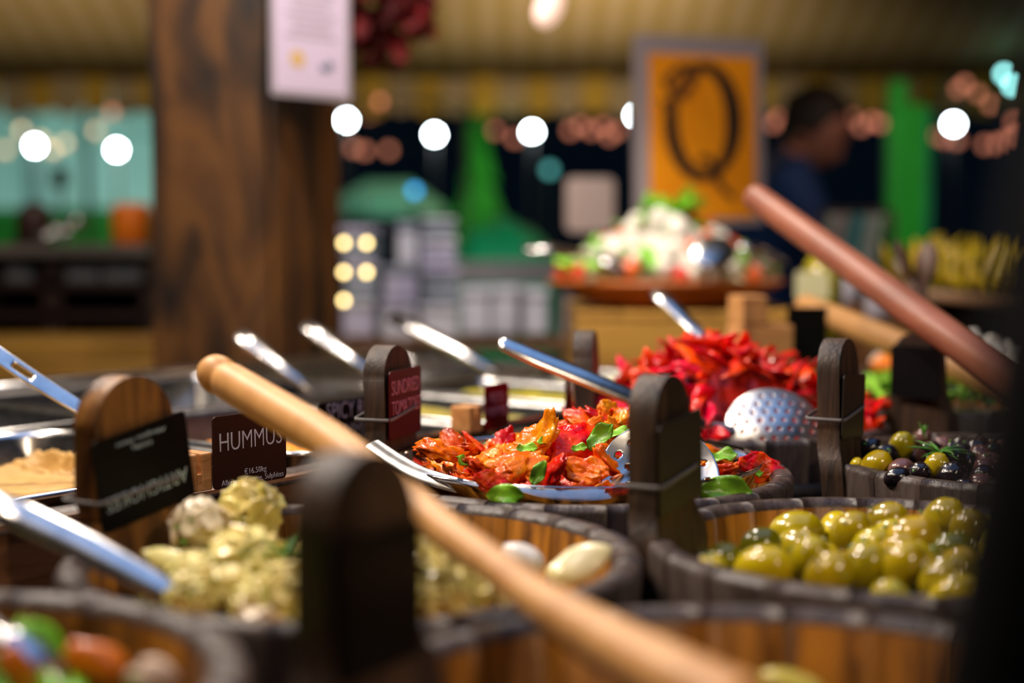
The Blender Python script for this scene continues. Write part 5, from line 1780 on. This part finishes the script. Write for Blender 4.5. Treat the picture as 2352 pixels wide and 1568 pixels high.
for sx in (-1, 1):
    for sy in (-1, 1):
        put('leg', box_data('leg', 0.03, 0.03, U(1140, 650, 4.1).z, M_WHT, 0.0), tbl, (sx * 0.18, sy * 0.2, 0))
bc = thing('menu_card', 'beige card with rounded corners standing left of the orange sign', 'card', U(1355, 470, 3.3))
put('card', plate_data('card', rrect(0.112, 0.125, 0.016), 0.003, pm('beige_card', (0.42, 0.30, 0.23), rough=0.6)), bc, (0, 0, 0), (PI / 2, 0, 0))
put('card_stand', box_data('card_stand', 0.02, 0.01, 0.38, M_DK), bc, (0, 0.012, -0.24))
put('card_foot', box_data('card_foot', 0.08, 0.06, 0.02, M_DK), bc, (0, 0.012, -0.44))

# five small warm lamps in two columns
fl5 = thing('string_light', 'five warm yellow fairy lights hanging in two short columns beside the post', 'lights', U(816, 520, 3.1))
o0 = -Vector(fl5.location)
M_FAIRY = emis('fairy_bulb', (1.0, 0.74, 0.30), 8.5)
BUL = lathe_data('bulb', [(0.0, -0.0075), (0.005, -0.0055), (0.0072, 0.0), (0.005, 0.0055), (0.0, 0.0075)], M_FAIRY, 14)
for (px, py) in ((790, 558), (842, 558), (790, 625), (842, 625), (790, 690)):
    put('bulb', BUL, fl5, rel(U(px, py, 3.1)))
for px, py in ((790, 690), (842, 625)):
    put('cable', tube_data('cable', [rel(U(px, 440, 3.108)), rel(U(px, py, 3.108))], 0.0012, M_DK, 6), fl5)
put('hanging_cable', tube_data('hanging_cable', [rel(U(790, 440, 3.108)), rel(U(790, 440, 3.108)) + Vector((0, 0, 2.15))], 0.0012, M_DK, 6), fl5)
put('cross_cable', tube_data('cross_cable', [rel(U(690, 430, 3.108)), rel(U(790, 440, 3.108)), rel(U(900, 438, 3.108))], 0.0012, M_DK, 6), fl5)

# ---------------------------------------------------------------- left: a dark wooden stall
M_DBR = pm('dark_stall_wood', [(0.3, (0.012, 0.005, 0.004)), (0.7, (0.035, 0.014, 0.010))], scale=8, vec=(0.5, 2, 2), rough=0.5)
M_GTOP = pm('grey_worn_top', [(0.3, (0.10, 0.085, 0.075)), (0.7, (0.17, 0.145, 0.13))], scale=8, vec=(0.4, 2, 2), rough=0.5)
a, b = U(-60, 566, 3.5), U(345, 566, 3.5)
st = thing('stall_shelving', 'dark wooden shelving unit with a grey worn top at far left', 'shelf', ((a.x + b.x) / 2, 3.72, 0))
W_ = b.x - a.x
zt = U(200, 562, 3.5).z
mod_bevel(put('top_board', box_data('top_board', W_, 0.46, 0.028, M_GTOP, zt - 0.028), st), 0.003)
put('back_panel', box_data('back_panel', W_, 0.02, zt - 0.03, M_DBR, 0.0), st, (0, 0.21, 0))
for k, sx in enumerate((-0.49, -0.08, 0.49)):
    put('upright', box_data('upright', 0.05, 0.40, zt - 0.03, M_DBR, 0.0), st, (sx * W_, 0, 0))
for k, py in enumerate((665, 735, 900)):
    put('shelf_board', box_data('shelf_board', W_ * 0.96, 0.40, 0.02, M_DBR, 0.0), st, (0, 0, U(200, py, 3.5).z))
for (px0, px1, py0, py1, lb_) in ((115, 225, 600, 664, 'grey plastic tub on the dark shelving, left of two'), (228, 322, 606, 664, 'grey plastic tub on the dark shelving, right of two'), (5, 70, 612, 664, 'grey plastic tub on the dark shelving, at the picture edge')):
    container(px0, px1, py0, py1, 3.56, M_GRP, M_GRP, lb_)
bn = thing('wooden_bench', 'tan wooden bench beam in front of the dark shelving', 'bench', (U(160, 800, 2.85).x - 0.05, 2.93, 0))
for k in range(2):
    box('plank', 1.02, 0.16, 0.045, M_YW, bn, (-0.05, 0, U(160, 800, 2.85).z - 0.048 * k), bev=0.004)
for sx in (-1, 1):
    put('leg', box_data('leg', 0.06, 0.14, U(160, 800, 2.85).z - 0.075, M_DBR, 0.0), bn, (sx * 0.42, 0, 0))
oc = U(303, 560, 3.62)
tag(put('orange_canister', lathe_data('orange_canister', [(0.0, 0), (0.044, 0), (0.048, 0.005), (0.048, 0.092), (0.044, 0.100), (0.030, 0.104), (0.0, 0.104)], pm('bright_orange_paint', [(0.3, (0.80, 0.17, 0.006)), (0.7, (0.90, 0.22, 0.01))], scale=8, rough=0.4), 30), None, (oc.x, oc.y, zt)),
    'bright orange canister on the grey stall top beside the post', 'canister')
oc = U(80, 560, 3.62)
tag(put('dark_pot', lathe_data('dark_pot', [(0.0, 0), (0.040, 0), (0.046, 0.006), (0.044, 0.070), (0.036, 0.092), (0.020, 0.106), (0.0, 0.108)], pm('dark_pot_clay', (0.035, 0.012, 0.008), rough=0.5), 28), None, (oc.x, oc.y, zt)),
    'dark round-topped pot on the grey stall top at far left', 'pot')
for (p0, p1, lb_) in (((58, 552, 3.58), (175, 510, 3.60), 'steel tongs slanting up from the grey stall top'), ((20, 560, 3.60), (150, 535, 3.58), 'steel spoon lying low on the grey stall top')):
    t = thing('steel_tongs', lb_, 'tongs', U(*p0))
    o0 = -Vector(t.location)
    put('arm', tube_data('arm', [rel(U(*p0)), rel(U(*p1))], [0.013, 0.015], M_STEEL, 12, 0.5), t)
    put('tip', blob_data('tip', M_STEEL, (0.022, 0.016, 0.016), 0.02, 1, 9, 2), t, rel(U(*p1)))

# ---------------------------------------------------------------- the fair beyond
M_TEAL = pm('pale_tent_wall', [(0.3, (0.55, 0.60, 0.58)), (0.7, (0.64, 0.68, 0.66))], scale=3, rough=0.8)
tw = thing('tent_wall', 'pale canvas tent wall washed with teal light at far left', 'tent wall', (-3.55, 10.6, 0))
v, f = [], []
for i in range(41):
    for z_ in (0, 2.5):
        v.append((-2.4 + 3.6 * i / 40, 0.03 * math.sin(i * 1.3), z_))
for i in range(40):
    f.append((2 * i, 2 * i + 2, 2 * i + 3, 2 * i + 1))
o = put('canvas', md('canvas', v, f, M_TEAL), tw)
solid(o, 0.006)
for xx in (-2.4, 0.0, 1.2):
    put('tent_pole', tube_data('tent_pole', [(xx, -0.06, 0), (xx, -0.06, 2.5)], 0.025, M_GRP, 10), tw)
M_GCL = pm('green_cloth', [(0.3, (0.006, 0.12, 0.018)), (0.7, (0.012, 0.20, 0.03))], scale=6, rough=0.7)
gt = thing('green_stall', 'low stall covered in dark green cloth before the tent wall', 'stall', (-2.45, 7.6, 0))
mod_bevel(put('cloth', box_data('cloth', 2.9, 0.6, U(100, 478, 7.3).z, M_GCL, 0.0), gt), 0.03, 3)
put('trim_band', box_data('trim_band', 2.92, 0.62, 0.02, pm('pale_green_band', (0.05, 0.30, 0.16), rough=0.7), U(100, 478, 7.3).z - 0.03), gt)
sp = U(137, 408, 5.2)
hs = thing('small_sign', 'small brown square sign on a thin stake before the tent wall', 'sign', (sp.x, sp.y, 0))
put('panel', box_data('panel', 0.055, 0.012, 0.07, M_LEDGE), hs, (0, 0, sp.z))
put('stake', tube_data('stake', [(0, 0.01, 0), (0, 0.01, sp.z)], 0.008, M_GRP, 8), hs)

M_FIR = pm('fir_needles', [(0.3, (0.006, 0.13, 0.012)), (0.7, (0.02, 0.30, 0.03))], scale=20, rough=0.7)
tp = U(1098, 235, 7.4)
ft = thing('fir_tree', 'slim green-lit fir tree in the dark beyond the counter', 'tree', (tp.x, 7.4, 0))
put('trunk', lathe_data('trunk', [(0.04, 0), (0.03, tp.z * 0.9), (0.0, tp.z * 0.92)], M_DBR, 10), ft)
for k in range(9):
    t_ = k / 8
    zb = tp.z - 0.20 - 0.80 * t_ * (tp.z - 0.45) / 0.80
    rb = 0.07 + 0.20 * t_ + (0.1 if t_ > 0.45 else 0)
    v, f = [(0, 0, zb + 0.34)], []
    for i in range(28):
        a_ = 2 * PI * i / 28
        rr = rb * (1.0 if i % 2 else 0.66) * (1 + 0.15 * math.sin(i * 3.7 + k))
        v.append((rr * math.cos(a_), rr * math.sin(a_), zb - (0.05 if i % 2 else 0)))
    v.append((0, 0, zb + 0.06))
    for i in range(28):
        f.append((0, 1 + i, 1 + (i + 1) % 28))
        f.append((29, 1 + (i + 1) % 28, 1 + i))
    put('bough_tier', md('bough_tier', v, f, M_FIR, smooth=False), ft)
cp = U(885, 480, 6.3)
cn = thing('gazebo', 'small pale gazebo roof glowing teal beyond the post', 'gazebo', (cp.x, 6.5, 0))
hw_ = 0.24
z0, z1 = U(885, 482, 6.3).z, U(885, 412, 6.3).z
put('canopy', md('canopy', [(-hw_, -.25, z0 + .03), (hw_, -.25, z0 + .03), (hw_, .25, z0 + .03), (-hw_, .25, z0 + .03), (-hw_, -.25, z0 - .03), (hw_, -.25, z0 - .03), (hw_, .25, z0 - .03), (-hw_, .25, z0 - .03), (-.1, 0, z1), (.1, 0, z1)],
    [(0, 1, 9, 8), (1, 2, 9), (2, 3, 8, 9), (3, 0, 8), (4, 5, 1, 0), (5, 6, 2, 1), (6, 7, 3, 2), (7, 4, 0, 3)], pm('teal_lit_cloth', [(0.3, (0.14, 0.40, 0.30)), (0.7, (0.20, 0.50, 0.38))], scale=4, rough=0.8), smooth=False), cn)  # canopy base colour carries the teal light
for sx in (-1, 1):
    for sy in (-1, 1):
        put('gazebo_leg', tube_data('gazebo_leg', [(sx * .22, sy * .23, 0), (sx * .22, sy * .23, z0)], 0.012, M_GRP, 8), cn)
lamp('gazebo_lamp', 'SPOT', (cp.x, 5.7, z1 + 0.25), 7, (0.4, 1.0, 0.85), 0.08, (cp.x, 6.5, z1 - 0.08), spot=40)
gp = U(1155, 592, 4.9)
gtp = thing('green_tarpaulin', 'emerald tarpaulin draped over a low pile beyond the pale table', 'tarpaulin', (gp.x, 5.15, 0))
v, f = [], []
for i in range(13):
    for j in range(9):
        xx, yy = (i / 12 - .5) * 0.42, (j / 8 - .5) * 0.4
        e_ = max(abs(i / 6 - 1), abs(j / 4 - 1))
        zz = U(1155, 500, 4.9).z * (1 - 0.16 * e_ * e_) + 0.02 * math.sin(i * 1.7 + j) if e_ < 0.99 else 0.0
        v.append((xx, yy, zz))
for i in range(12):
    for j in range(8):
        a_ = i * 9 + j
        f.append((a_, a_ + 9, a_ + 10, a_ + 1))
put('tarpaulin_cloth', md('tarpaulin_cloth', v, f, pm('emerald_tarpaulin', [(0.3, (0.01, 0.32, 0.16)), (0.7, (0.02, 0.45, 0.24))], scale=8, rough=0.5)), gtp)

M_GLIT = pm('green_lit_wood', [(0.3, (0.010, 0.34, 0.020)), (0.7, (0.02, 0.46, 0.03))], scale=6, rough=0.5)  # green light on the post put into its base colour
M_TLIT = pm('teal_lit_wood', [(0.3, (0.01, 0.20, 0.13)), (0.7, (0.02, 0.28, 0.18))], scale=6, rough=0.5)  # teal light on the post's side, also put into the colour
a = U(2062, 200, 5.0)
gpst = thing('green_post', 'bright post coloured as if lit green, with a stepped top at right', 'post', (a.x, 5.0, 0))
mod_bevel(put('tall_board', box_data('tall_board', 0.062, 0.06, a.z + 0.02, M_GLIT, 0.0), gpst, (-0.005, 0, 0)), 0.006)
mod_bevel(put('short_board', box_data('short_board', 0.066, 0.05, U(2100, 240, 5.0).z, M_GLIT, 0.0), gpst, (0.062, 0, 0)), 0.006)
mod_bevel(put('side_board', box_data('side_board', 0.022, 0.05, U(2100, 250, 5.0).z, M_TLIT, 0.0), gpst, (0.108, 0, 0)), 0.004)

# ---------------------------------------------------------------- right: cloth, cards, board of yellow chillies
M_S1 = pm('cloth_white', (0.48, 0.50, 0.42), rough=0.8)
M_S2 = pm('cloth_teal', (0.02, 0.36, 0.38), rough=0.8)
M_S3 = pm('cloth_rose', (0.46, 0.34, 0.32), rough=0.8)
a, b = U(1905, 492, 3.6), U(2035, 600, 3.6)
cl = thing('striped_cloth', 'white, rose and teal striped cloth hanging behind the red-brown handle', 'cloth', ((a.x + b.x) / 2, 3.6, 0))
v, f, mi = [], [], []
W_ = (b.x - a.x)
for i in range(31):
    for j in range(7):
        v.append(((i / 30 - .5) * W_ - 0.03 * j / 6, 0.012 * math.sin(i * 1.1) * (1 - j / 9), a.z + (b.z - 0.05 - a.z) * j / 6))
pat = [0, 0, 0, 2, 2, 0, 1, 1, 0, 0]
for i in range(30):
    for j in range(6):
        q = i * 7 + j
        f.append((q, q + 7, q + 8, q + 1))
        mi.append([0, 0, 0, 0, 2, 2, 2, 2, 2, 0, 0, 0, 0, 1, 1, 1, 1, 1, 1, 0, 0, 0, 1, 1, 0, 0, 0, 0, 0, 0][i])
o = put('cloth', md('cloth', v, f, [M_S1, M_S2, M_S3], midx=mi), cl)
solid(o, 0.003)
put('rail', tube_data('rail', [(-W_ * 0.6, 0.0, a.z + 0.008), (W_ * 0.6, 0.0, a.z + 0.008)], 0.006, M_DK, 10), cl)
for sx in (-1, 1):
    put('rail_leg', tube_data('rail_leg', [(sx * W_ * .6, 0, 0), (sx * W_ * .6, 0, a.z + 0.008)], 0.008, M_DK, 8), cl)
pl = U(1866, 655, 2.35)
yc = thing('price_card', 'cream card on a wooden stand right of the salad dish', 'price card', pl)
put('card', plate_data('card', rrect(0.056, 0.046, 0.004), 0.0012, pm('cream_card', (0.66, 0.62, 0.34), rough=0.5)), yc, (0, 0, 0), (PI / 2, 0, 0))
put('card_stand', box_data('card_stand', 0.03, 0.02, 0.33, M_LEDGE), yc, (0, 0.014, -0.165))
tag(put('olive_bottle', lathe_data('olive_bottle', [(0.0, -0.33), (0.034, -0.33), (0.034, -0.02), (0.030, 0.010), (0.014, 0.034), (0.012, 0.060), (0.0, 0.060)], pm('olive_oil_glass', [(0.3, (0.26, 0.22, 0.008)), (0.7, (0.36, 0.30, 0.012))], rough=0.08, coat=0.6), 26), None, U(1890, 620, 2.46)), 'yellow-green oil bottle behind the cream card', 'bottle')
M_YCH = pm('yellow_chilli', [(0.3, (0.36, 0.25, 0.006)), (0.7, (0.54, 0.38, 0.01))], scale=40, rough=0.25, rnd=0.25, coat=0.3)
bp = U(2212, 672, 2.62)
wb = thing('wooden_board', 'round wooden board of yellow chillies on a dark stand at right', 'board', (bp.x, bp.y + 0.02, bp.z - 0.02))
put('board', lathe_data('board', [(0.0, 0), (0.122, 0), (0.127, 0.004), (0.127, 0.016), (0.123, 0.020), (0.0, 0.020)], pm('board_wood', [(0.3, (0.22, 0.11, 0.05)), (0.7, (0.32, 0.17, 0.08))], scale=12, rough=0.5), 48), wb, (0, 0, 0), (0, R_(6), 0))
put('stand', lathe_data('stand', [(0.055, 0.79 - bp.z + 0.021), (0.03, 0.80 - bp.z + 0.021), (0.03, -0.001), (0.0, -0.001)], M_DBR, 20), wb)
CHD = [tube_data('chilli', [(0, 0, 0), (0.004, 0, 0.02), (0.006 + 0.004 * i, 0.002, 0.042), (0.004, 0.004, 0.062)], [0.0065, 0.0075, 0.0055, 0.001], M_YCH, 10) for i in range(3)]
STM = tube_data('stem', [(0, 0, 0.002), (-0.001, 0, -0.008)], [0.0022, 0.0016], M_HERB, 6)
for k, (x, y) in enumerate(in_disc(0.108, 0.027, 50, seed=91)):
    c_ = tag(put('yellow_chilli', CHD[k % 3], None, Vector((bp.x, bp.y + 0.02, bp.z + 0.010)) + Vector((x, y, -x * 0.1)), (rng.uniform(-.5, .5), rng.uniform(-.5, .5), rng.uniform(0, 6)), rng.uniform(1.1, 1.7)),
        'yellow-green chilli standing in the bunch on the round board', 'chilli', 'yellow chillies on the round board')
    put('stem', STM, c_)
for (px, py, d, lb_) in ((1948, 655, 2.7, 'pale glass jar under the red-brown handle, left of two'), (2020, 690, 2.6, 'pale glass jar under the red-brown handle, right of two'), (2085, 640, 2.75, 'copper-lidded jar behind the dark wooden spoons')):
    t = thing('glass_jar', lb_, 'jar', U(px, py + 40, d))
    put('jar', lathe_data('jar', [(0.0, 0), (0.024, 0), (0.027, 0.006), (0.027, 0.060), (0.020, 0.072), (0.0, 0.072)], pm('milky_glass', [(0.3, (0.30, 0.28, 0.32)), (0.7, (0.42, 0.40, 0.44))], rough=0.12, coat=0.5), 24), t)
    put('jar_lid', lathe_data('jar_lid', [(0.0, 0.072), (0.022, 0.072), (0.022, 0.084), (0.0, 0.084)], pm('copper_lid', (0.50, 0.26, 0.14), rough=0.3, metal=0.8), 24), t)
    put('jar_riser', box_data('jar_riser', 0.06, 0.06, t.location.z - 0.7905, M_LEDGE, 0.7905 - t.location.z), t)
table('dark brown table under the jars and the chilli board at right', 0.62, 1.16, 2.40, 2.95, 0.79, 'side_table')

# ---------------------------------------------------------------- lamps in the dark
ld = U(1262, 22, 3.0)
hl = thing('pendant_lamp', 'pinkish white lamp hanging under the canvas roof at the top of the picture', 'lamp', ld)
put('lamp_shade', blob_data('lamp_shade', emis('pink_lamp_glow', (1.0, 0.66, 0.52), 0.95), (0.028, 0.028, 0.045), 0.02, 1, 3, 3), hl, (0, 0, 0.006), (0, R_(24), 0))
put('cord', tube_data('cord', [(0.014, 0, 0.045), (0.02, 0, 0.12), (0.02, 0, 1.2)], 0.003, M_DK, 6), hl)


def bulbs(name, lst, col, e, px, label, cat, group, d, uniq=None):
    me_ = lathe_data('glow', [(0.0, -1), (0.5, -0.86), (0.86, -0.5), (1, 0), (0.86, 0.5), (0.5, 0.86), (0.0, 1)], emis(name + '_glow', col, e), 16)
    for i, p in enumerate(lst):
        dd = p[2] if len(p) > 2 else d
        r_ = px / 2 / FPX * dd
        o_ = tag(put(name, me_, None, U(p[0], p[1], dd), (0, 0, 0), r_), uniq[i] if uniq else label, cat, None if uniq else group)
        if uniq:
            z_ = o_.location.z / r_
            put('lamp_post', tube_data('lamp_post', [(0, 0.6, -z_), (0, 0.6, -0.9)], 0.35, M_STRAP, 8), o_)
            put('lamp_arm', tube_data('lamp_arm', [(0, 0.75, -0.9), (0, 0.0, -0.9)], 0.25, M_STRAP, 8), o_)


bulbs('floodlight', [(80, 335), (268, 344), (796, 276), (998, 309), (1222, 303), (1462, 264), (2190, 285)], (0.80, 0.96, 1.0), 75, 20, '', 'light', None, 9.5,
      ['white floodlight at far left beyond the stall', 'white floodlight just left of the wooden post', 'white floodlight cut by the right edge of the wooden post', 'white floodlight left of the green fir tree', 'white floodlight over the dark middle, right of the fir tree', 'white floodlight half behind the orange sign', 'white floodlight at far right beyond the green post'])
FEST = [(258, 258, 6.6), (222, 300), (12, 345), (150, 330), (122, 345), (95, 322), (50, 300), (872, 233, 6.6), (848, 262), (812, 340), (838, 346), (893, 345), (1137, 300), (1182, 318), (1310, 300), (1334, 288), (1358, 300), (1385, 290), (1418, 300), (1400, 312),
      (1790, 270), (1776, 284), (1936, 252), (1955, 268), (2002, 278), (1978, 290), (2028, 242), (2022, 284), (2045, 312), (2112, 326), (2145, 312), (2168, 318), (2198, 322), (2262, 332), (2290, 330), (2312, 322), (2334, 312), (2200, 205, 6.6), (2216, 192, 6.6), (2246, 215, 6.6), (2275, 240, 6.6), (2330, 280)]
bulbs('festoon_bulb', FEST, (1.0, 0.34, 0.20), 1.2, 18, 'small dim reddish festoon bulb among the lights beyond the stall', 'light', 'festoon bulbs beyond the stall', 9.0)
bulbs('cyan_bulb', [(2306, 170, 6.6), (2325, 196, 6.6)], (0.35, 0.95, 0.92), 8, 18, 'cyan bulb at the top right under the canvas roof', 'light', 'cyan bulbs at top right', 8.5)
bulbs('blue_bulb', [(952, 438)], (0.04, 0.34, 0.75), 4, 20, '', 'light', None, 5.9, ['blue light beyond the pale gazebo'])
bulbs('teal_bulb', [(1262, 390)], (0.12, 0.5, 0.5), 1.6, 22, '', 'light', None, 8.0, ['dim teal light in the dark middle of the picture'])
M_CAB = pm('dark_cable', (0.01, 0.01, 0.012), rough=0.6)
for (pts, d_, lb_) in (([p for p in FEST if p[0] < 1500 and len(p) < 3], 9.0, 'thin dark festoon cable in the left and middle distance'), ([p for p in FEST if p[0] > 1500 and len(p) < 3], 9.0, 'thin dark festoon cable in the right distance'),
                   ([p for p in FEST if p[0] < 1500 and len(p) == 3], 6.6, 'thin dark festoon cable under the left eave'), ([p for p in FEST if p[0] > 1500 and len(p) == 3] + [(2306, 170, 6.6), (2325, 196, 6.6)], 6.6, 'thin dark festoon cable under the right eave')):
    pts = sorted(pts)
    ex_ = 200 if d_ < 7 and pts[0][0] < 1500 else 60
    pts = [(pts[0][0] - 60, pts[0][1])] + pts + [(pts[-1][0] + ex_, pts[-1][1])]
    W3 = [U(p[0], p[1], d_) for p in pts]
    t = thing('festoon_cable', lb_, 'cable', W3[0])
    put('cable', tube_data('cable', [q - W3[0] for q in W3], 0.006, M_CAB, 6), t)
    for q in (W3[0], W3[-1]):
        put('cable_pole', tube_data('cable_pole', [Vector((q.x, q.y, 0)) - W3[0], q - W3[0]], 0.015, M_CAB, 6), t)

# ---------------------------------------------------------------- the near black pole
bpole = thing('black_pole', 'black pole standing very near at the right edge of the picture', 'pole', (-0.0285, 0.300, 0), (0, R_(8.8), 0))
M_BP = pm('black_paint', (0.003, 0.003, 0.004), rough=0.85, spec=0.1)
put('pole', lathe_data('pole', [(0.042, 0.0), (0.042, 2.9), (0.0, 2.9)], M_BP, 32), bpole)
put('base_plate', lathe_data('base_plate', [(0.10, 0.0), (0.10, 0.012), (0.042, 0.014)], M_BP, 32), bpole)

# ---------------------------------------------------------------- the man behind the stall
M_NAVY = pm('navy_jacket', [(0.3, (0.006, 0.03, 0.11)), (0.7, (0.012, 0.06, 0.2))], scale=12, rough=0.7)
M_TROU = pm('dark_trousers', (0.012, 0.013, 0.018), rough=0.8)
M_SKIN = pm('skin', [(0.3, (0.36, 0.15, 0.095)), (0.7, (0.44, 0.19, 0.125))], scale=20, rough=0.5)
M_HAIR = pm('dark_brown_hair', [(0.3, (0.010, 0.006, 0.004)), (0.7, (0.03, 0.018, 0.012))], scale=60, rough=0.6)
DP = 4.25
hd = U(1872, 300, DP)
J = {'pel': (U(1745, 640, DP).x, DP + 0.10, 0.95), 'wai': (U(1755, 560, DP).x, DP + 0.07, 1.10), 'che': (U(1785, 450, DP).x, DP + 0.03, 1.29), 'nec': (U(1815, 375, DP).x, DP + 0.01, 1.385), 'hea': (hd.x - 0.02, hd.y, hd.z - 0.05)}
for s, nm in ((-1, 'l'), (1, 'r')):
    J['sh' + nm] = (J['che'][0] + 0.02, DP + 0.02 + s * 0.17, 1.325)
    J['el' + nm] = (U(1860, 520, DP).x, DP - 0.02 + s * 0.20, 1.12)
    J['wr' + nm] = (U(1930, 570, DP).x + 0.03, DP - 0.03 + s * 0.10, 1.03)
    J['hi' + nm] = (J['pel'][0], DP + 0.10 + s * 0.09, 0.90)
    J['kn' + nm] = (J['pel'][0] + 0.03, DP + 0.10 + s * 0.10, 0.50)
    J['an' + nm] = (J['pel'][0] - 0.02, DP + 0.10 + s * 0.11, 0.08)
    J['to' + nm] = (J['pel'][0] + 0.16, DP + 0.10 + s * 0.12, 0.035)
RAD = {'pel': .145, 'wai': .14, 'che': .165, 'nec': .06, 'hea': .055, 'sh': .075, 'el': .05, 'wr': .034, 'hi': .10, 'kn': .062, 'an': .045, 'to': .04}
names = list(J)
E = [('pel', 'wai'), ('wai', 'che'), ('che', 'nec'), ('nec', 'hea')]
for nm in 'lr':
    E += [('che', 'sh' + nm), ('sh' + nm, 'el' + nm), ('el' + nm, 'wr' + nm), ('pel', 'hi' + nm), ('hi' + nm, 'kn' + nm), ('kn' + nm, 'an' + nm), ('an' + nm, 'to' + nm)]


def skin_mesh(name, verts, edges, radii, root, mats, pick=None, sub=2):
    me_ = bpy.data.meshes.new('tmp')
    me_.from_pydata(verts, edges, [])
    o_ = bpy.data.objects.new('tmp', me_)
    COL.objects.link(o_)
    o_.modifiers.new('skin', 'SKIN').use_smooth_shade = True
    sv = me_.skin_vertices[0].data
    for i, r_ in enumerate(radii):
        sv[i].radius = (r_, r_)
        sv[i].use_root = (i == root)
    subd(o_, sub)
    dg = bpy.context.evaluated_depsgraph_get()
    out = bpy.data.meshes.new_from_object(o_.evaluated_get(dg))
    bpy.data.objects.remove(o_)
    out.name = name
    out.materials.clear()
    for m_ in mats:
        out.materials.append(m_)
    for p_ in out.polygons:
        p_.use_smooth = True
        p_.material_index = pick(p_.center) if pick else 0
    return out


nkz = J['nec'][2] + 0.012
body = skin_mesh('body', [J[k] for k in names], [(names.index(a_), names.index(b_)) for a_, b_ in E], [RAD.get(k, RAD.get(k[:2])) for k in names], 0, [M_NAVY, M_TROU, M_SKIN],
                 lambda c: 1 if c.z < 0.93 else 2 if (c.z > nkz and c.x > J['nec'][0] - 0.02) else 0)
mp = thing('person', 'dark-haired man in a navy jacket bending forward behind the stall, looking down', 'person', (J['pel'][0], J['pel'][1], 0))
put('body', body, mp, -Vector(mp.location))


def head_fn(p, off):
    x, y, z = p
    # face looks along +x
    if z < 0:
        y *= 1 - 0.28 * min(1, -z / 0.11)
        x = x * (1 - 0.12 * min(1, -z / 0.11)) + 0.012 * min(1, -z / 0.11)
    if x > 0:
        nz = math.exp(-((z + 0.018) / 0.020) ** 2 - (y / 0.013) ** 2)
        x += 0.026 * nz
        for s in (-1, 1):
            x -= 0.010 * math.exp(-((z - 0.012) / 0.014) ** 2 - ((y - s * 0.032) / 0.018) ** 2)
        x += 0.006 * math.exp(-((z + 0.055) / 0.010) ** 2 - (y / 0.024) ** 2) + 0.010 * math.exp(-((z + 0.095) / 0.016) ** 2 - (y / 0.022) ** 2)
        x += 0.006 * math.exp(-((z - 0.032) / 0.010) ** 2 - (y / 0.045) ** 2)
    return Vector((x, y, z))


hp_ = put('head', blob_data('head', M_SKIN, (0.095, 0.074, 0.115), 0, 1, 1, 4, head_fn), mp, hd - Vector(mp.location), (R_(8), R_(38), R_(-25)))
put('hair', blob_data('hair', M_HAIR, (0.104, 0.084, 0.105), 0.10, 5, 3, 4, lambda p, off: p if not (p.x > 0.045 and p.z < 0.055) else Vector((0.045 + (p.x - 0.045) * 0.25, p.y * 0.9, p.z + (0.055 - p.z) * 0.75))), hp_, (-0.018, 0, 0.028))
for s in (-1, 1):
    put('ear', blob_data('ear', M_SKIN, (0.018, 0.007, 0.030), 0.05, 2, 4, 2), hp_, (-0.005, s * 0.074, -0.008))
    put('eye', blob_data('eye', pm('eye', (0.10, 0.08, 0.07), rough=0.2), (0.011, 0.011, 0.008), 0, 1, 1, 2), hp_, (0.074, s * 0.031, 0.010))
put('mouth', blob_data('mouth', pm('lips', (0.30, 0.08, 0.07), rough=0.5), (0.006, 0.022, 0.005), 0, 1, 1, 2), hp_, (0.092, 0, -0.058))
for s, nm in ((-1, 'l'), (1, 'r')):
    wv, ev = Vector(J['wr' + nm]), Vector(J['el' + nm])
    d = (wv - ev).normalized()
    side = d.cross(Vector((0, 0, 1))).normalized()
    dn = side.cross(d)
    vs, es, rs = [wv - d * 0.01, wv + d * 0.035, wv + d * 0.075], [(0, 1), (1, 2)], [0.026, 0.034, 0.036]
    for k, (o_, L_) in enumerate(((-0.028, 0.068), (-0.010, 0.078), (0.009, 0.072), (0.027, 0.058))):
        b0 = len(vs)
        st_ = wv + d * 0.082 + side * o_
        for q_ in range(4):
            t_ = q_ / 3
            vs.append(st_ + d * L_ * t_ * (1 - 0.15 * t_) - dn * 0.03 * t_ * t_)
            rs.append(0.0092 - 0.002 * t_)
        es += [(2, b0), (b0, b0 + 1), (b0 + 1, b0 + 2), (b0 + 2, b0 + 3)]
    b0 = len(vs)
    for q_ in range(3):
        vs.append(wv + d * (0.035 + 0.026 * q_) + side * (-s) * (0.040 + 0.010 * q_) - dn * 0.008 * q_)
        rs.append(0.011 - 0.001 * q_)
    es += [(1, b0), (b0, b0 + 1), (b0 + 1, b0 + 2)]
    put('hand', skin_mesh('hand', vs, es, rs, 0, [M_SKIN], sub=1), mp, -Vector(mp.location))
